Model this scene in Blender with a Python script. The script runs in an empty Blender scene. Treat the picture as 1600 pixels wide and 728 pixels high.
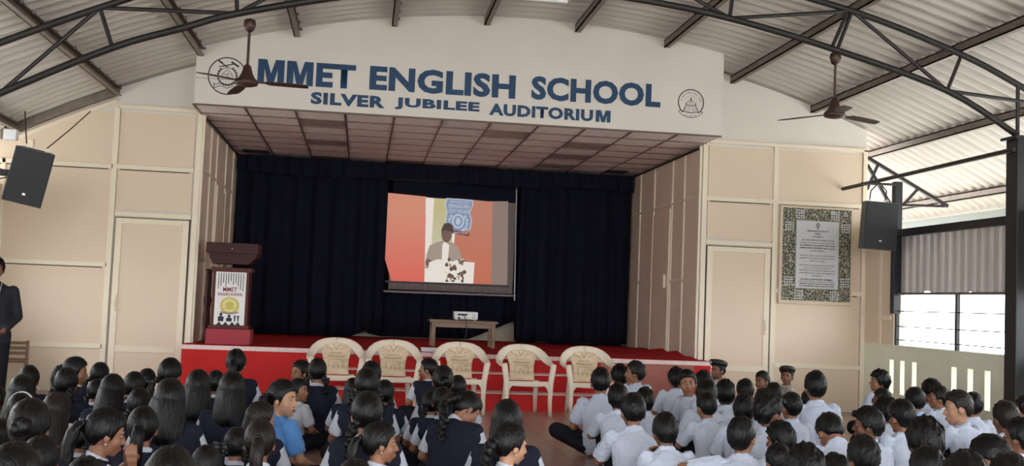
import bpy, bmesh, math, random
import numpy as np
from mathutils import Vector, Matrix

random.seed(7)
S = bpy.context.scene
COL = S.collection

# ------------------------------------------------------------------ camera
EYE = Vector((0, 0, 1.3))
yaw, pitch, roll = math.radians(7.70), math.radians(3.65), math.radians(2.27)
fw = Vector((math.sin(yaw)*math.cos(pitch), math.cos(yaw)*math.cos(pitch), math.sin(pitch)))
rt = Vector((math.cos(yaw), -math.sin(yaw), 0)); up = rt.cross(fw)
cr = rt*math.cos(roll) + up*math.sin(roll); cu = up*math.cos(roll) - rt*math.sin(roll)
cam_d = bpy.data.cameras.new('camera'); cam = bpy.data.objects.new('camera', cam_d); COL.objects.link(cam)
cam_d.sensor_width = 36; cam_d.lens = 36*1700/1600; cam_d.clip_end = 200
cam.matrix_world = Matrix(((cr.x, cu.x, -fw.x, EYE.x), (cr.y, cu.y, -fw.y, EYE.y), (cr.z, cu.z, -fw.z, EYE.z), (0, 0, 0, 1)))
S.camera = cam

# ------------------------------------------------------------------ overcast sky
world = bpy.data.worlds.new('sky'); S.world = world; world.use_nodes = True
bg = world.node_tree.nodes['Background']
bg.inputs[0].default_value = (0.95, 0.98, 1.0, 1); bg.inputs[1].default_value = 7.0
vs = S.view_settings
vs.view_transform = 'Standard'; vs.look = 'None'; vs.gamma = 1; vs.use_curve_mapping = False
vs.exposure = 0.0

# ------------------------------------------------------------------ materials
MATS = {}
def rgb(r, g, b):
    f = lambda c: (c/255)/12.92 if c <= 10 else ((c/255+0.055)/1.055)**2.4
    return (f(r), f(g), f(b), 1)
def mat(name, c, rough=.6, metal=0, var=.0, vscale=8, bump=0, bscale=40, emit=None, es=1, spec=.5, stretch=(1, 1, 1), c2=None, coat=0):
    m = bpy.data.materials.new(name); m.use_nodes = True; MATS[name] = m
    nt = m.node_tree; b = nt.nodes['Principled BSDF']; L = nt.links.new
    b.inputs['Base Color'].default_value = c; b.inputs['Roughness'].default_value = rough
    b.inputs['Metallic'].default_value = metal; b.inputs['Specular IOR Level'].default_value = spec
    if coat: b.inputs['Coat Weight'].default_value = coat
    if var or bump or c2:
        tc = nt.nodes.new('ShaderNodeTexCoord'); mp = nt.nodes.new('ShaderNodeMapping')
        mp.inputs['Scale'].default_value = stretch; L(tc.outputs['Object'], mp.inputs['Vector'])
    if var or c2:
        n = nt.nodes.new('ShaderNodeTexNoise'); n.inputs['Scale'].default_value = vscale; n.inputs['Detail'].default_value = 5
        L(mp.outputs[0], n.inputs['Vector'])
        r = nt.nodes.new('ShaderNodeValToRGB'); L(n.outputs['Fac'], r.inputs[0])
        k = c2 or tuple(x*(1-var) for x in c[:3])+(1,)
        r.color_ramp.elements[0].position = .35; r.color_ramp.elements[1].position = .65
        r.color_ramp.elements[0].color = k; r.color_ramp.elements[1].color = c
        L(r.outputs[0], b.inputs['Base Color'])
    if bump:
        n2 = nt.nodes.new('ShaderNodeTexNoise'); n2.inputs['Scale'].default_value = bscale; n2.inputs['Detail'].default_value = 3
        L(mp.outputs[0], n2.inputs['Vector'])
        bp = nt.nodes.new('ShaderNodeBump'); bp.inputs['Strength'].default_value = bump; bp.inputs['Distance'].default_value = .02
        L(n2.outputs['Fac'], bp.inputs['Height']); L(bp.outputs[0], b.inputs['Normal'])
    if emit:
        b.inputs['Emission Color'].default_value = emit; b.inputs['Emission Strength'].default_value = es
    return m
mat('roof', rgb(200, 195, 188), .5, 0, var=.12, vscale=3, stretch=(.3, 1.5, 1))
mat('steel', rgb(48, 45, 45), .5, .3, var=.25, vscale=20)
mat('purlin', rgb(128, 116, 106), .5, .3, var=.25, vscale=12)
mat('white_wall', rgb(228, 222, 214), .7, var=.04, vscale=2, bump=.05, bscale=60)
mat('cream_panel', rgb(226, 207, 184), .45, var=.03, vscale=2)
mat('wing_panel', rgb(236, 216, 196), .5, var=.04, vscale=2)
mat('cream_trim', rgb(236, 224, 202), .4)
mat('gap', rgb(70, 58, 48), .8)
mat('tile', rgb(250, 244, 242), .7, var=.03, vscale=30)
mat('tile_dark', rgb(176, 160, 154), .5)
mat('tile_grid', rgb(104, 84, 78), .5)
mat('curtain', rgb(21, 25, 39), .85, var=.2, vscale=4, spec=.15)
mat('carpet', rgb(182, 44, 44), .95, var=.12, vscale=6, bump=.15, bscale=150, spec=.1)
mat('stage_red', rgb(200, 26, 26), .6, spec=.3, var=.08, vscale=4)
mat('stage_brown', rgb(160, 92, 78), .35, var=.15, vscale=5, stretch=(.4, 1, 3))
mat('strip', rgb(238, 214, 212), .5, var=.1, vscale=20)
mat('floor', rgb(172, 138, 126), .28, var=.12, vscale=2.5)
mat('floor_tile', rgb(174, 140, 128), .28, var=.1, vscale=3)
mat('grout', rgb(140, 112, 102), .6)
mat('green_wall', rgb(238, 243, 222), .6, var=.05, vscale=3)
mat('grey_sheet', rgb(222, 217, 215), .5, .2, var=.12, vscale=4, stretch=(1, 1, .3))
mat('black_steel', rgb(30, 32, 38), .45, .2)
mat('gutter', rgb(130, 138, 134), .6)
mat('ground', rgb(226, 222, 214), .9, var=.1, vscale=1)
mat('navy_paint', rgb(12, 62, 100), .55, var=.05)
mat('ink', rgb(50, 46, 50), .7)
mat('grey_ink', rgb(150, 140, 136), .7)
mat('fan', rgb(70, 48, 44), .4, .2)
mat('speaker', rgb(34, 37, 42), .55, bump=.2, bscale=300)
mat('speaker_side', rgb(70, 72, 74), .55)
mat('silver', rgb(200, 200, 205), .3, .6)
mat('maroon', rgb(90, 36, 32), .5, spec=.3, var=.25, vscale=12, stretch=(1, 1, .2))
mat('maroon_top', rgb(62, 26, 24), .55, spec=.3, var=.25, vscale=12, stretch=(.2, 1, 1))
mat('pink_cloth', rgb(168, 62, 72), .8)
mat('sign_white', rgb(236, 234, 232), .5)
mat('sign_red', rgb(140, 40, 46), .6)
mat('gold', rgb(206, 190, 90), .5)
mat('gold_pale', rgb(226, 214, 140), .5)
mat('silhouette', rgb(28, 32, 56), .6)
mat('plastic', rgb(234, 220, 200), .38, var=.05, vscale=5)
mat('plastic_back', rgb(228, 208, 180), .45, c2=rgb(206, 178, 142), vscale=9, stretch=(.6, 1, 2.5))
mat('emboss', rgb(208, 182, 148), .6)
mat('wood', rgb(140, 112, 88), .5, var=.3, vscale=14, stretch=(.2, 1, 1))
mat('wood_dark', rgb(120, 88, 60), .5, var=.3, vscale=14)
mat('white_plastic', rgb(235, 235, 238), .4)
mat('black', rgb(16, 16, 18), .5)
mat('cable', rgb(40, 36, 36), .6)
mat('poster_white', rgb(206, 208, 212), .5)
mat('poster_frame', rgb(216, 200, 178), .5)
mat('pale_wall', rgb(196, 186, 165), .7)
mat('skin_a', rgb(150, 104, 80), .5, var=.06, vscale=10)
mat('skin_b', rgb(122, 80, 60), .5, var=.06, vscale=10)
mat('skin_c', rgb(186, 140, 112), .5, var=.06, vscale=10)
mat('lips', rgb(120, 62, 56), .45)
mat('eye_white', rgb(188, 178, 170), .4)
mat('iris', rgb(28, 18, 14), .2)
mat('hair', rgb(10, 9, 10), .42, spec=.28, var=.3, vscale=60, bump=.35, bscale=90, stretch=(1, 1, .25))
mat('hair_brown', rgb(28, 21, 18), .42, spec=.28, var=.3, vscale=60, bump=.35, bscale=90, stretch=(1, 1, .25))
mat('ribbon', rgb(20, 20, 26), .5)
mat('ribbon_white', rgb(220, 220, 225), .6)
mat('shirt', rgb(196, 206, 226), .75, var=.04, vscale=6, bump=.5, bscale=14, stretch=(1.5, 1.5, .7))
mat('shirt_girl', rgb(196, 202, 216), .75, bump=.4, bscale=14)
mat('shirt_blue', rgb(84, 140, 206), .75, bump=.4, bscale=14)
mat('shirt_paleblue', rgb(150, 176, 220), .75, bump=.4, bscale=14)
mat('shirt_grey', rgb(186, 190, 200), .75, bump=.4, bscale=14)
mat('shirt_cream', rgb(222, 208, 192), .75, bump=.4, bscale=14)
mat('khaki', rgb(168, 158, 148), .8, bump=.4, bscale=14)
mat('vest', rgb(30, 34, 52), .85, var=.15, vscale=9, bump=.4, bscale=16, spec=.25)
mat('trousers', rgb(24, 24, 34), .85, bump=.4, bscale=14, spec=.25)
mat('suit', rgb(22, 24, 36), .8, bump=.3, bscale=14)
# projected picture: it gives off the projector's light
for nm, c, e in (('p_orange', (228, 152, 128), .58), ('p_red', (226, 92, 78), .6), ('p_orange2', (216, 144, 120), .52), ('p_grey', (170, 148, 138), .45),
                 ('p_yellow', (216, 204, 150), .55), ('p_white', (234, 226, 216), .7), ('p_blue', (152, 168, 198), .52), ('p_lightblue', (196, 208, 226), .6),
                 ('p_coat', (190, 172, 158), .5), ('p_skin', (150, 118, 106), .4), ('p_hair', (112, 94, 90), .32), ('p_flower', (130, 104, 90), .38), ('p_maroon', (156, 84, 80), .4)):
    mat(nm, rgb(*[v*.35 for v in c]), .7, emit=rgb(*c), es=e*1.25)

def ornament():
    m = mat('ornament', rgb(200, 196, 176), .6)
    nt = m.node_tree; L = nt.links.new; b = nt.nodes['Principled BSDF']
    tc = nt.nodes.new('ShaderNodeTexCoord')
    v = nt.nodes.new('ShaderNodeTexVoronoi'); v.feature = 'DISTANCE_TO_EDGE'; v.inputs['Scale'].default_value = 32
    n = nt.nodes.new('ShaderNodeTexNoise'); n.inputs['Scale'].default_value = 30
    mx = nt.nodes.new('ShaderNodeMath'); mx.operation = 'MULTIPLY'
    r = nt.nodes.new('ShaderNodeValToRGB')
    L(tc.outputs['Object'], v.inputs['Vector']); L(tc.outputs['Object'], n.inputs['Vector'])
    L(v.outputs['Distance'], mx.inputs[0]); L(n.outputs['Fac'], mx.inputs[1]); L(mx.outputs[0], r.inputs[0])
    r.color_ramp.elements[0].position = .028; r.color_ramp.elements[0].color = rgb(176, 172, 150)
    r.color_ramp.elements[1].position = .045; r.color_ramp.elements[1].color = rgb(44, 46, 40)
    L(r.outputs[0], b.inputs['Base Color'])
ornament()

# ------------------------------------------------------------------ mesh helpers
class MB:
    """collects shapes, then links them as one mesh object"""
    def __init__(s): s.v = []; s.f = []
    def add(s, v, f):
        o = len(s.v); s.v += [tuple(p) for p in v]; s.f += [tuple(i+o for i in q) for q in f]; return s
    def box(s, x0, x1, y0, y1, z0, z1):
        v = [(x, y, z) for x in (x0, x1) for y in (y0, y1) for z in (z0, z1)]
        return s.add(v, [(0, 1, 3, 2), (4, 6, 7, 5), (0, 4, 5, 1), (2, 3, 7, 6), (0, 2, 6, 4), (1, 5, 7, 3)])
    def bbox(s, x0, x1, y0, y1, z0, z1, b=.01):
        bm = bmesh.new(); bmesh.ops.create_cube(bm, size=1)
        for p in bm.verts: p.co = Vector(((x0+x1)/2+p.co.x*(x1-x0), (y0+y1)/2+p.co.y*(y1-y0), (z0+z1)/2+p.co.z*(z1-z0)))
        bmesh.ops.bevel(bm, geom=bm.edges[:], offset=b, segments=2, profile=.6, affect='EDGES')
        bm.verts.index_update(); s.add([p.co[:] for p in bm.verts], [[q.index for q in f.verts] for f in bm.faces]); bm.free(); return s
    def prism(s, poly, a0, a1, axis='y'):
        """poly in the plane across axis; x->(y,z) y->(x,z) z->(x,y)"""
        def P(u, w, a): return {'x': (a, u, w), 'y': (u, a, w), 'z': (u, w, a)}[axis]
        n = len(poly); v = [P(u, w, a0) for u, w in poly]+[P(u, w, a1) for u, w in poly]
        f = [tuple(range(n))[::-1], tuple(range(n, 2*n))]+[(i, (i+1) % n, n+(i+1) % n, n+i) for i in range(n)]
        return s.add(v, f)
    def tube(s, pts, rad, n=8, ry=None, wax=None, cap=True):
        """swept elliptic tube along pts; rad scalar or list; wax: width axes"""
        pts = [Vector(p) for p in pts]; k = len(pts)
        R = rad if isinstance(rad, (list, tuple)) else [rad]*k
        RY = R if ry is None else (ry if isinstance(ry, (list, tuple)) else [ry]*k)
        v = []; prev = None
        for i, p in enumerate(pts):
            t = (pts[min(i+1, k-1)]-pts[max(i-1, 0)]).normalized()
            if wax: a = Vector(wax[i])
            elif prev is None: a = Vector((1, 0, 0)) if abs(t.x) < .8 else Vector((0, 1, 0))
            else: a = prev
            a = (a-t*a.dot(t)).normalized(); b = t.cross(a); prev = a
            for j in range(n):
                g = 2*math.pi*j/n; v.append(p+a*R[i]*math.cos(g)+b*RY[i]*math.sin(g))
        f = [(i*n+j, i*n+(j+1) % n, (i+1)*n+(j+1) % n, (i+1)*n+j) for i in range(k-1) for j in range(n)]
        if cap: f += [tuple(range(n))[::-1], tuple(range((k-1)*n, k*n))]
        return s.add(v, f)
    def bar(s, p0, p1, w, h=None):
        h = h or w; p0 = Vector(p0); p1 = Vector(p1); t = (p1-p0).normalized()
        u = Vector((0, 1, 0)) if abs(t.y) < .9 else Vector((1, 0, 0)); a = (u-t*u.dot(t)).normalized(); b = t.cross(a)
        v = [p+a*x*w/2+b*y*h/2 for p in (p0, p1) for x, y in ((-1, -1), (1, -1), (1, 1), (-1, 1))]
        return s.add(v, [(3, 2, 1, 0), (4, 5, 6, 7)]+[(i, (i+1) % 4, 4+(i+1) % 4, 4+i) for i in range(4)])
    def ell(s, c, r, nu=16, nv=10, rot=None):
        v = [(0, 0, 1)]+[(math.sin(math.pi*i/nv)*math.cos(2*math.pi*j/nu), math.sin(math.pi*i/nv)*math.sin(2*math.pi*j/nu), math.cos(math.pi*i/nv)) for i in range(1, nv) for j in range(nu)]+[(0, 0, -1)]
        M = rot or Matrix.Identity(3)
        v = [Vector(c)+M @ Vector((p[0]*r[0], p[1]*r[1], p[2]*r[2])) for p in v]
        f = [(0, 1+j, 1+(j+1) % nu) for j in range(nu)]
        f += [(1+i*nu+j, 1+(i+1)*nu+j, 1+(i+1)*nu+(j+1) % nu, 1+i*nu+(j+1) % nu) for i in range(nv-2) for j in range(nu)]
        e = len(v)-1; f += [(e, 1+(nv-2)*nu+(j+1) % nu, 1+(nv-2)*nu+j) for j in range(nu)]
        return s.add(v, f)
    def caps(s, p0, p1, r0, r1, n=14, flat1=False):
        """tapered capsule"""
        p0 = Vector(p0); p1 = Vector(p1); t = (p1-p0).normalized()
        pts = []; rad = []
        for k in range(4, 0, -1): g = math.pi/2*k/4.2; pts.append(p0-t*r0*math.sin(g)); rad.append(max(r0*math.cos(g), .001))
        pts += [p0, p1]; rad += [r0, r1]
        if not flat1:
            for k in range(1, 5): g = math.pi/2*k/4.2; pts.append(p1+t*r1*math.sin(g)); rad.append(max(r1*math.cos(g), .001))
        return s.tube(pts, rad, n)
    def loft(s, rings, n=24):
        """rings: (centre, rx, ry) in horizontal planes"""
        v = []
        for c, rx, ry in rings:
            for j in range(n):
                g = 2*math.pi*j/n; v.append((c[0]+rx*math.cos(g), c[1]+ry*math.sin(g), c[2]))
        k = len(rings)
        f = [(i*n+j, i*n+(j+1) % n, (i+1)*n+(j+1) % n, (i+1)*n+j) for i in range(k-1) for j in range(n)]
        f += [tuple(range(n))[::-1], tuple(range((k-1)*n, k*n))]
        return s.add(v, f)
    def lathe(s, prof, c, n=20):
        return s.loft([((c[0], c[1], c[2]+z), max(r, .001), max(r, .001)) for r, z in prof], n)
    def mesh(s, name, m=None, smooth=False):
        me = bpy.data.meshes.new(name); me.from_pydata(s.v, [], s.f)
        if m: me.materials.append(MATS[m])
        bm = bmesh.new(); bm.from_mesh(me); bmesh.ops.recalc_face_normals(bm, faces=bm.faces[:]); bm.to_mesh(me); bm.free()
        if smooth:
            for p in me.polygons: p.use_smooth = True
        me.update(); return me
    def build(s, name, m, parent=None, smooth=False, loc=None):
        return link(name, s.mesh(name, m, smooth), parent, loc)
def link(name, me, parent=None, loc=None):
    o = bpy.data.objects.new(name, me); COL.objects.link(o)
    if parent: o.parent = parent
    if loc: o.location = loc
    return o
def tag(o, label, cat, group=None):
    o['label'] = label; o['category'] = cat
    if group: o['group'] = group
    return o
def struct(o, label=None):
    o['kind'] = 'structure'
    if label: o['label'] = label
    return o
def thing(name, loc, label, cat, group=None, rz=0):
    o = bpy.data.objects.new(name, None); COL.objects.link(o); o.location = loc; o.rotation_euler = (0, 0, rz)
    o.empty_display_size = .1
    return tag(o, label, cat, group)
def copy_tree(o, parent=None):
    c = o.copy(); COL.objects.link(c); c.parent = parent
    for k in list(o.children): copy_tree(k, c)
    return c
def text_mesh(txt, w, h, off=0.0, depth=.004, space=1.0):
    """lettering as a mesh lying in the x-z plane, facing -y, fitted to w x h with its lower left corner at 0"""
    cu = bpy.data.curves.new('lettering', 'FONT'); cu.body = txt; cu.offset = off; cu.resolution_u = 3; cu.space_character = space
    cu.fill_mode = 'FRONT'
    o = bpy.data.objects.new('lettering', cu); COL.objects.link(o)
    dg = bpy.context.evaluated_depsgraph_get(); me = bpy.data.meshes.new_from_object(o.evaluated_get(dg))
    bpy.data.objects.remove(o); bpy.data.curves.remove(cu)
    n = len(me.vertices); a = np.zeros(n*3); me.vertices.foreach_get('co', a); a = a.reshape(-1, 3)
    lo = a.min(0); hi = a.max(0)
    x = (a[:, 0]-lo[0])/(hi[0]-lo[0])*w; z = (a[:, 1]-lo[1])/(hi[1]-lo[1])*h
    b = np.stack([x, np.zeros(n), z], 1)
    me.vertices.foreach_set('co', b.ravel()); me.update(); return me
def lettering(name, txt, x, y, z, w, h, m, parent=None, off=0.0, space=1.0):
    me = text_mesh(txt, w, h, off, space=space); me.materials.clear(); me.materials.append(MATS[m])
    return link(name, me, parent, (x, y, z))
def block_m(x, y, z, w, h, m, parent):
    s = w*.25; d = w*.27
    P = [(0, 0), (s, 0), (s, h*.62), (w/2-d*.42, 0), (w/2+d*.42, 0), (w-s, h*.62), (w-s, 0), (w, 0), (w, h), (w-d*1.25, h), (w/2, h*.42), (d*1.25, h), (0, h)]
    return MB().prism(P, -.001, .001).build('lettering', m, parent, False, (x, y, z))
def ring(mb, cx, cz, y, r, w, n=40, a0=0, a1=2*math.pi):
    """flat ring in the x-z plane, a few mm thick"""
    k = n; v = []; f = []
    for i in range(k+1):
        g = a0+(a1-a0)*i/k
        for rr in (r-w/2, r+w/2):
            for yy in (y, y-.004): v.append((cx+rr*math.cos(g), yy, cz+rr*math.sin(g)))
    for i in range(k):
        a = i*4; b = a+4
        f += [(a+1, a+3, b+3, b+1), (a, b, b+2, a+2), (a+3, a+2, b+2, b+3), (a, a+1, b+1, b)]
    return mb.add(v, f)
def stroke(mb, pts, y, w):
    for p, q in zip(pts, pts[1:]): mb.bar((p[0], y, p[1]), (q[0], y, q[1]), .004, w)
    return mb

# ------------------------------------------------------------------ the hall: sizes in metres, x right, y towards the stage, z up
WALL, FASC, STG, CUR = 14.1, 13.3, 13.65, 18.0
XL, XR, WL, WR = -4.45, 6.79, -2.1, 4.45          # hall sides, stage opening sides
SZ, CEIL = .64, 3.53                                # stage floor, stage ceiling
def arch(x): return 4.74-.041*(x-1.9)**2            # underside of the purlins

# ---- floor
fl = struct(MB().box(XL-.3, XR+.3, -4, 18.6, -.12, -.004).build('floor', 'grout'))
slabs = [(XL-.25, -.0, -4, 14.1), (3.6, XR+.25, -4, 14.1), (0, 3.6, -4, 6.6)]
for x0, x1, y0, y1 in slabs: MB().box(x0, x1, y0, y1, -.006, 0).build('floor_slab', 'floor', fl)
tm = MB().bbox(-.297, .297, -.297, .297, -.006, .0, .002).mesh('floor_tile', 'floor_tile')
for i in range(6):
    for j in range(13): link('floor_tile', tm, fl, (.3+.6*i, 6.9+.6*j, 0))
struct(MB().box(-30, 40, -30, 45, -.3, -.13).build('ground', 'ground'))

# ---- roof: corrugated sheets on purlins
ceil = struct(bpy.data.objects.new('ceiling', None)); COL.objects.link(ceil)
PX = [-5.45, -4.3, -3.15, -2.05, -.93, .24, 1.38, 2.53, 3.69, 4.85, 6.0, 7.2, 8.4, 9.0]
for a, b in zip(PX, PX[1:]):
    Ly = 22.4 if b > 6.1 else 18.4
    ny = int(Ly/.21*6); v = []; f = []; nx = 4
    for j in range(ny+1):
        y = -4+Ly*j/ny; ph = (y/.21) % 1
        d = .026*max(-1, min(1, 1.7*math.cos(2*math.pi*ph)))
        for i in range(nx+1):
            x = a-.03+(b-a+.06)*i/nx; v.append((x, y, arch(x)+.13+d+(.004 if int(a*10) % 2 else 0)))
    for j in range(ny):
        for i in range(nx): q = j*(nx+1)+i; f.append((q, q+1, q+nx+2, q+nx+1))
    MB().add(v, f).build('roof_sheet', 'roof', ceil)
for x in PX[:-1]:
    y1 = FASC+.02 if WL-.1 < x < WR else (18.3 if x > 6.1 else 14.35)
    z = arch(x)
    mb = MB().box(x-.035, x+.035, -4, y1, z+.085, z+.1).box(x-.035, x+.035, -4, y1, z, z+.015).box(x-.035, x-.022, -4, y1, z, z+.1)
    mb.build('purlin', 'purlin', ceil)
    mb = MB()
    for k in range(26):
        yy = 4.6+k*.36
        if yy < y1: mb.box(x+.036, x+.06, yy-.012, yy+.012, z+.07, z+.1)
    mb.build('purlin_clips', 'purlin', ceil)

MB().add(*(lambda xs: ([(x, y, arch(x)+dz) for x in xs for y, dz in ((WALL-.07, .0), (WALL-.07, .12), (WALL+.02, .12), (WALL+.02, .0))], [(4*i+j, 4*i+(j+1) % 4, 4*i+4+(j+1) % 4, 4*i+4+j) for i in range(len(xs)-1) for j in range(4)]))([-4.5, -4.3, -4.0, -3.7, -3.4, -3.12])).build('shadow_edge_angle', 'purlin', ceil)  # dark edge angle; the shadow strip along the roof is built into it
# ---- front wall, in two halves beside the stage opening
def wall_poly(x0, x1, zt=None):
    xs = [x0+(x1-x0)*i/8 for i in range(9)]
    return [(x0, 0), (x1, 0)]+[(x, min(zt or 9, arch(x)+.1)) for x in reversed(xs)]
wf = struct(MB().prism(wall_poly(XL-.15, WL), WALL, WALL+.12).prism(wall_poly(WR, XR), WALL, WALL+.12).build('wall_front', 'white_wall'))
def panel(x0, x1, z0, z1, m='cream_panel', name='panel', par=None):
    xs = [x0+(x1-x0)*i/6 for i in range(7)]
    poly = [(x0, z0), (x1, z0)]+[(x, min(z1, arch(x)-.02)) for x in reversed(xs)]
    return MB().prism(poly, WALL-.02, WALL+.01).build(name, m, par or wf)
def rail(x0, x1, z0, z1, d=.045):
    return MB().bbox(x0, x1, WALL-d, WALL+.01, z0, z1, .006).build('trim_strip', 'cream_trim', wf)
def shade_line(x0, x1, z0, z1): return MB().box(x0, x1, WALL-.024, WALL, z0, z1).build('rail_shade', 'gap', wf)  # dark strip laid on the panel as the shade below a rail
for (x0, x1, rows) in ((XL-.1, -3.15, (0, .56, 1.57, 2.8, 3.52)), (-3.12, -2.17, (2.24, 2.8, 3.52)), (4.52, 5.47, (2.24, 2.8, 3.54)), (5.5, 6.74, (0, .6, 1.6, 2.8, 3.54))):
    for a, b in zip(rows, rows[1:]): panel(x0+.02, x1-.02, a+.025, b-.025)
    for z in rows[1:-1]:
        if x0 < -4: rail(x0, x1, z-.03, z+.03)
        else: rail(x0, x1, z-.03, z+.03)
        shade_line(x0+.05, x1-.06, z-.042, z-.03) if z > 1 else None
for x in (-3.14, -2.13, 4.49, 5.485): rail(x-.035, x+.035, 0, 3.56)
rail(-4.18, -4.12, 2.8, 3.08); rail(-4.47, -4.42, 0, 2.83)
rail(6.73, 6.79, 0, 3.58)
rail(-3.14, -2.1, 3.53, 3.585); rail(4.46, 6.79, 3.55, 3.6)
# sloping edge strip under the left roof curve
MB().tube([(x, WALL-.02, arch(x)-.05) for x in (-4.35, -4.0, -3.6, -3.15)], .035, 4).build('trim_strip', 'cream_trim', wf)
for n, (x0, x1, hs) in enumerate(((-3.09, -2.18, -1), (4.535, 5.44, 1))):
    d = struct(MB().box(x0, x1, WALL-.02, WALL+.01, .01, 2.17).build('door_%d' % (n+1), 'gap'))
    w = x1-x0
    for a, b, c, e in ((x0+.012, x0+.09, .02, 2.16), (x1-.09, x1-.012, .02, 2.16), (x0+.09, x1-.09, 2.09, 2.16), (x0+.09, x1-.09, .5, .58), (x0+.09, x1-.09, .02, .1)):
        MB().bbox(a, b, WALL-.05, WALL-.018, c, e, .006).build('door_frame', 'cream_trim', d)
    MB().box(x0+.088, x1-.088, WALL-.034, WALL-.02, .578, 2.092).build('door_panel', 'cream_panel', d)
    MB().box(x0+.088, x1-.088, WALL-.034, WALL-.02, .098, .502).build('door_panel', 'cream_panel', d)
    hx = x0+.06 if hs < 0 else x1-.06
    MB().bbox(hx-.018, hx+.018, WALL-.075, WALL-.05, 1.0, 1.2, .004).bbox(hx-.01, hx+.01, WALL-.1, WALL-.07, 1.06, 1.14, .004).build('door_latch', 'cream_trim', d)
    rail(x0-.01, x1+.01, 2.18, 2.24)

# ---- fascia over the stage, with its lettering and emblems
xs = [WL+(WR-WL)*i/20 for i in range(21)]
fa = struct(MB().prism([(WL, CEIL), (WR, CEIL)]+[(x, arch(x)+.115) for x in reversed(xs)], FASC, WALL+.1).build('wall_fascia', 'white_wall'))
MB().box(WL, -1.05, FASC-.002, FASC, 3.835, 3.841).build('board_joint', 'grey_ink', fa)
for t, x0, x1, z0, h in (('ET', -.68, -.205, 3.82, .295), ('ENGLISH', -.035, 1.77, 3.825, .3), ('SCHOOL', 1.97, 3.63, 3.835, .3)):
    lettering('lettering', t, x0, FASC-.006, z0, x1-x0, h, 'navy_paint', fa, .045, 1.06)
for t, x0, x1 in (('SILVER', -.73, .165), ('JUBILEE', .285, 1.33), ('AUDITORIU', 1.45, 2.765)):
    lettering('lettering', t, x0, FASC-.006, 3.605, x1-x0, .15, 'navy_paint', fa, .05, 1.1)
for x, z, w, h in ((-1.375, 3.82, .315, .295), (-1.03, 3.82, .315, .295), (2.8, 3.605, .19, .15)): block_m(x, FASC-.006, z, w, h, 'navy_paint', fa)
E1 = (-1.73, 3.88)
mb = ring(MB(), E1[0], E1[1], FASC, .222, .013)
stroke(mb, [(-1.83, 3.985), (-1.66, 4.03)], FASC-.002, .012); stroke(mb, [(-1.83, 4.05), (-1.73, 3.985)], FASC-.002, .012); stroke(mb, [(-1.69, 4.055), (-1.6, 4.0)], FASC-.002, .022); stroke(mb, [(-1.84, 4.06), (-1.79, 4.03)], FASC-.002, .02)
mb.build('emblem', 'ink', fa)
mb = MB()
for i in range(22):
    g = 2*math.pi*i/22
    if abs(g-math.pi/2) > .45: ring(mb, E1[0], E1[1], FASC, .113, .02, 4, g, g+.2)
ring(mb, E1[0], E1[1], FASC, .102, .006, 30)
stroke(mb, [(-1.88, 3.79), (-1.88, 3.73), (-1.8, 3.76), (-1.73, 3.73), (-1.66, 3.76), (-1.58, 3.735), (-1.58, 3.77), (-1.66, 3.795), (-1.73, 3.765), (-1.8, 3.79), (-1.88, 3.77)], FASC-.002, .007)
mb.build('emblem', 'ink', fa)
mb = MB()
stroke(mb, [(-1.79, 3.84), (-1.79, 3.9), (-1.73, 3.96), (-1.67, 3.9), (-1.67, 3.84), (-1.79, 3.84)], FASC-.002, .008)
stroke(mb, [(-1.79, 3.9), (-1.67, 3.9)], FASC-.002, .007); stroke(mb, [(-1.77, 3.87), (-1.69, 3.87)], FASC-.002, .006); stroke(mb, [(-1.73, 3.84), (-1.73, 3.92)], FASC-.002, .007)
mb.build('emblem', 'grey_ink', fa)
E2 = (4.03, 3.93)
mb = ring(MB(), E2[0], E2[1], FASC, .165, .012, 40, -.9, math.pi+.9)
stroke(mb, [(3.93, 3.81), (3.97, 3.9), (4.03, 3.885), (4.09, 3.9), (4.13, 3.81)], FASC-.002, .008)
stroke(mb, [(3.93, 3.81), (4.03, 3.795), (4.13, 3.81)], FASC-.002, .009)
stroke(mb, [(3.97, 3.9), (3.972, 3.93)], FASC-.002, .01); stroke(mb, [(4.09, 3.9), (4.092, 3.93)], FASC-.002, .01); stroke(mb, [(4.03, 3.95), (4.03, 3.99)], FASC-.002, .014)
stroke(mb, [(3.87, 3.81), (3.9, 3.78), (3.96, 3.745), (4.03, 3.735), (4.1, 3.745), (4.16, 3.78), (4.19, 3.81)], FASC-.002, .007)
stroke(mb, [(3.87, 3.81), (3.89, 3.82), (3.93, 3.81)], FASC-.002, .007); stroke(mb, [(4.19, 3.81), (4.17, 3.82), (4.13, 3.81)], FASC-.002, .007)
mb.build('emblem', 'ink', fa)
mb = MB()
stroke(mb, [(3.99, 3.95), (4.07, 3.95), (4.07, 3.935), (3.99, 3.935), (3.99, 3.95)], FASC-.002, .006); stroke(mb, [(4.015, 3.935), (4.015, 3.89)], FASC-.002, .006); stroke(mb, [(4.045, 3.935), (4.045, 3.89)], FASC-.002, .006)
for k in range(4): stroke(mb, [(3.96-k*.006, 3.88-k*.018), (4.02, 3.872-k*.018)], FASC-.002, .005); stroke(mb, [(4.04, 3.872-k*.018), (4.1+k*.006, 3.88-k*.018)], FASC-.002, .005)
for i in range(26):
    g = .15+i*(math.pi-.3)/25; r = .125; c = (E2[0]+r*math.cos(g), E2[1]+r*math.sin(g))
    if i % 6 != 5: stroke(mb, [(c[0]-.008*math.cos(g), c[1]-.008*math.sin(g)), (c[0]+.008*math.cos(g), c[1]+.008*math.sin(g))], FASC-.002, .007)
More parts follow.
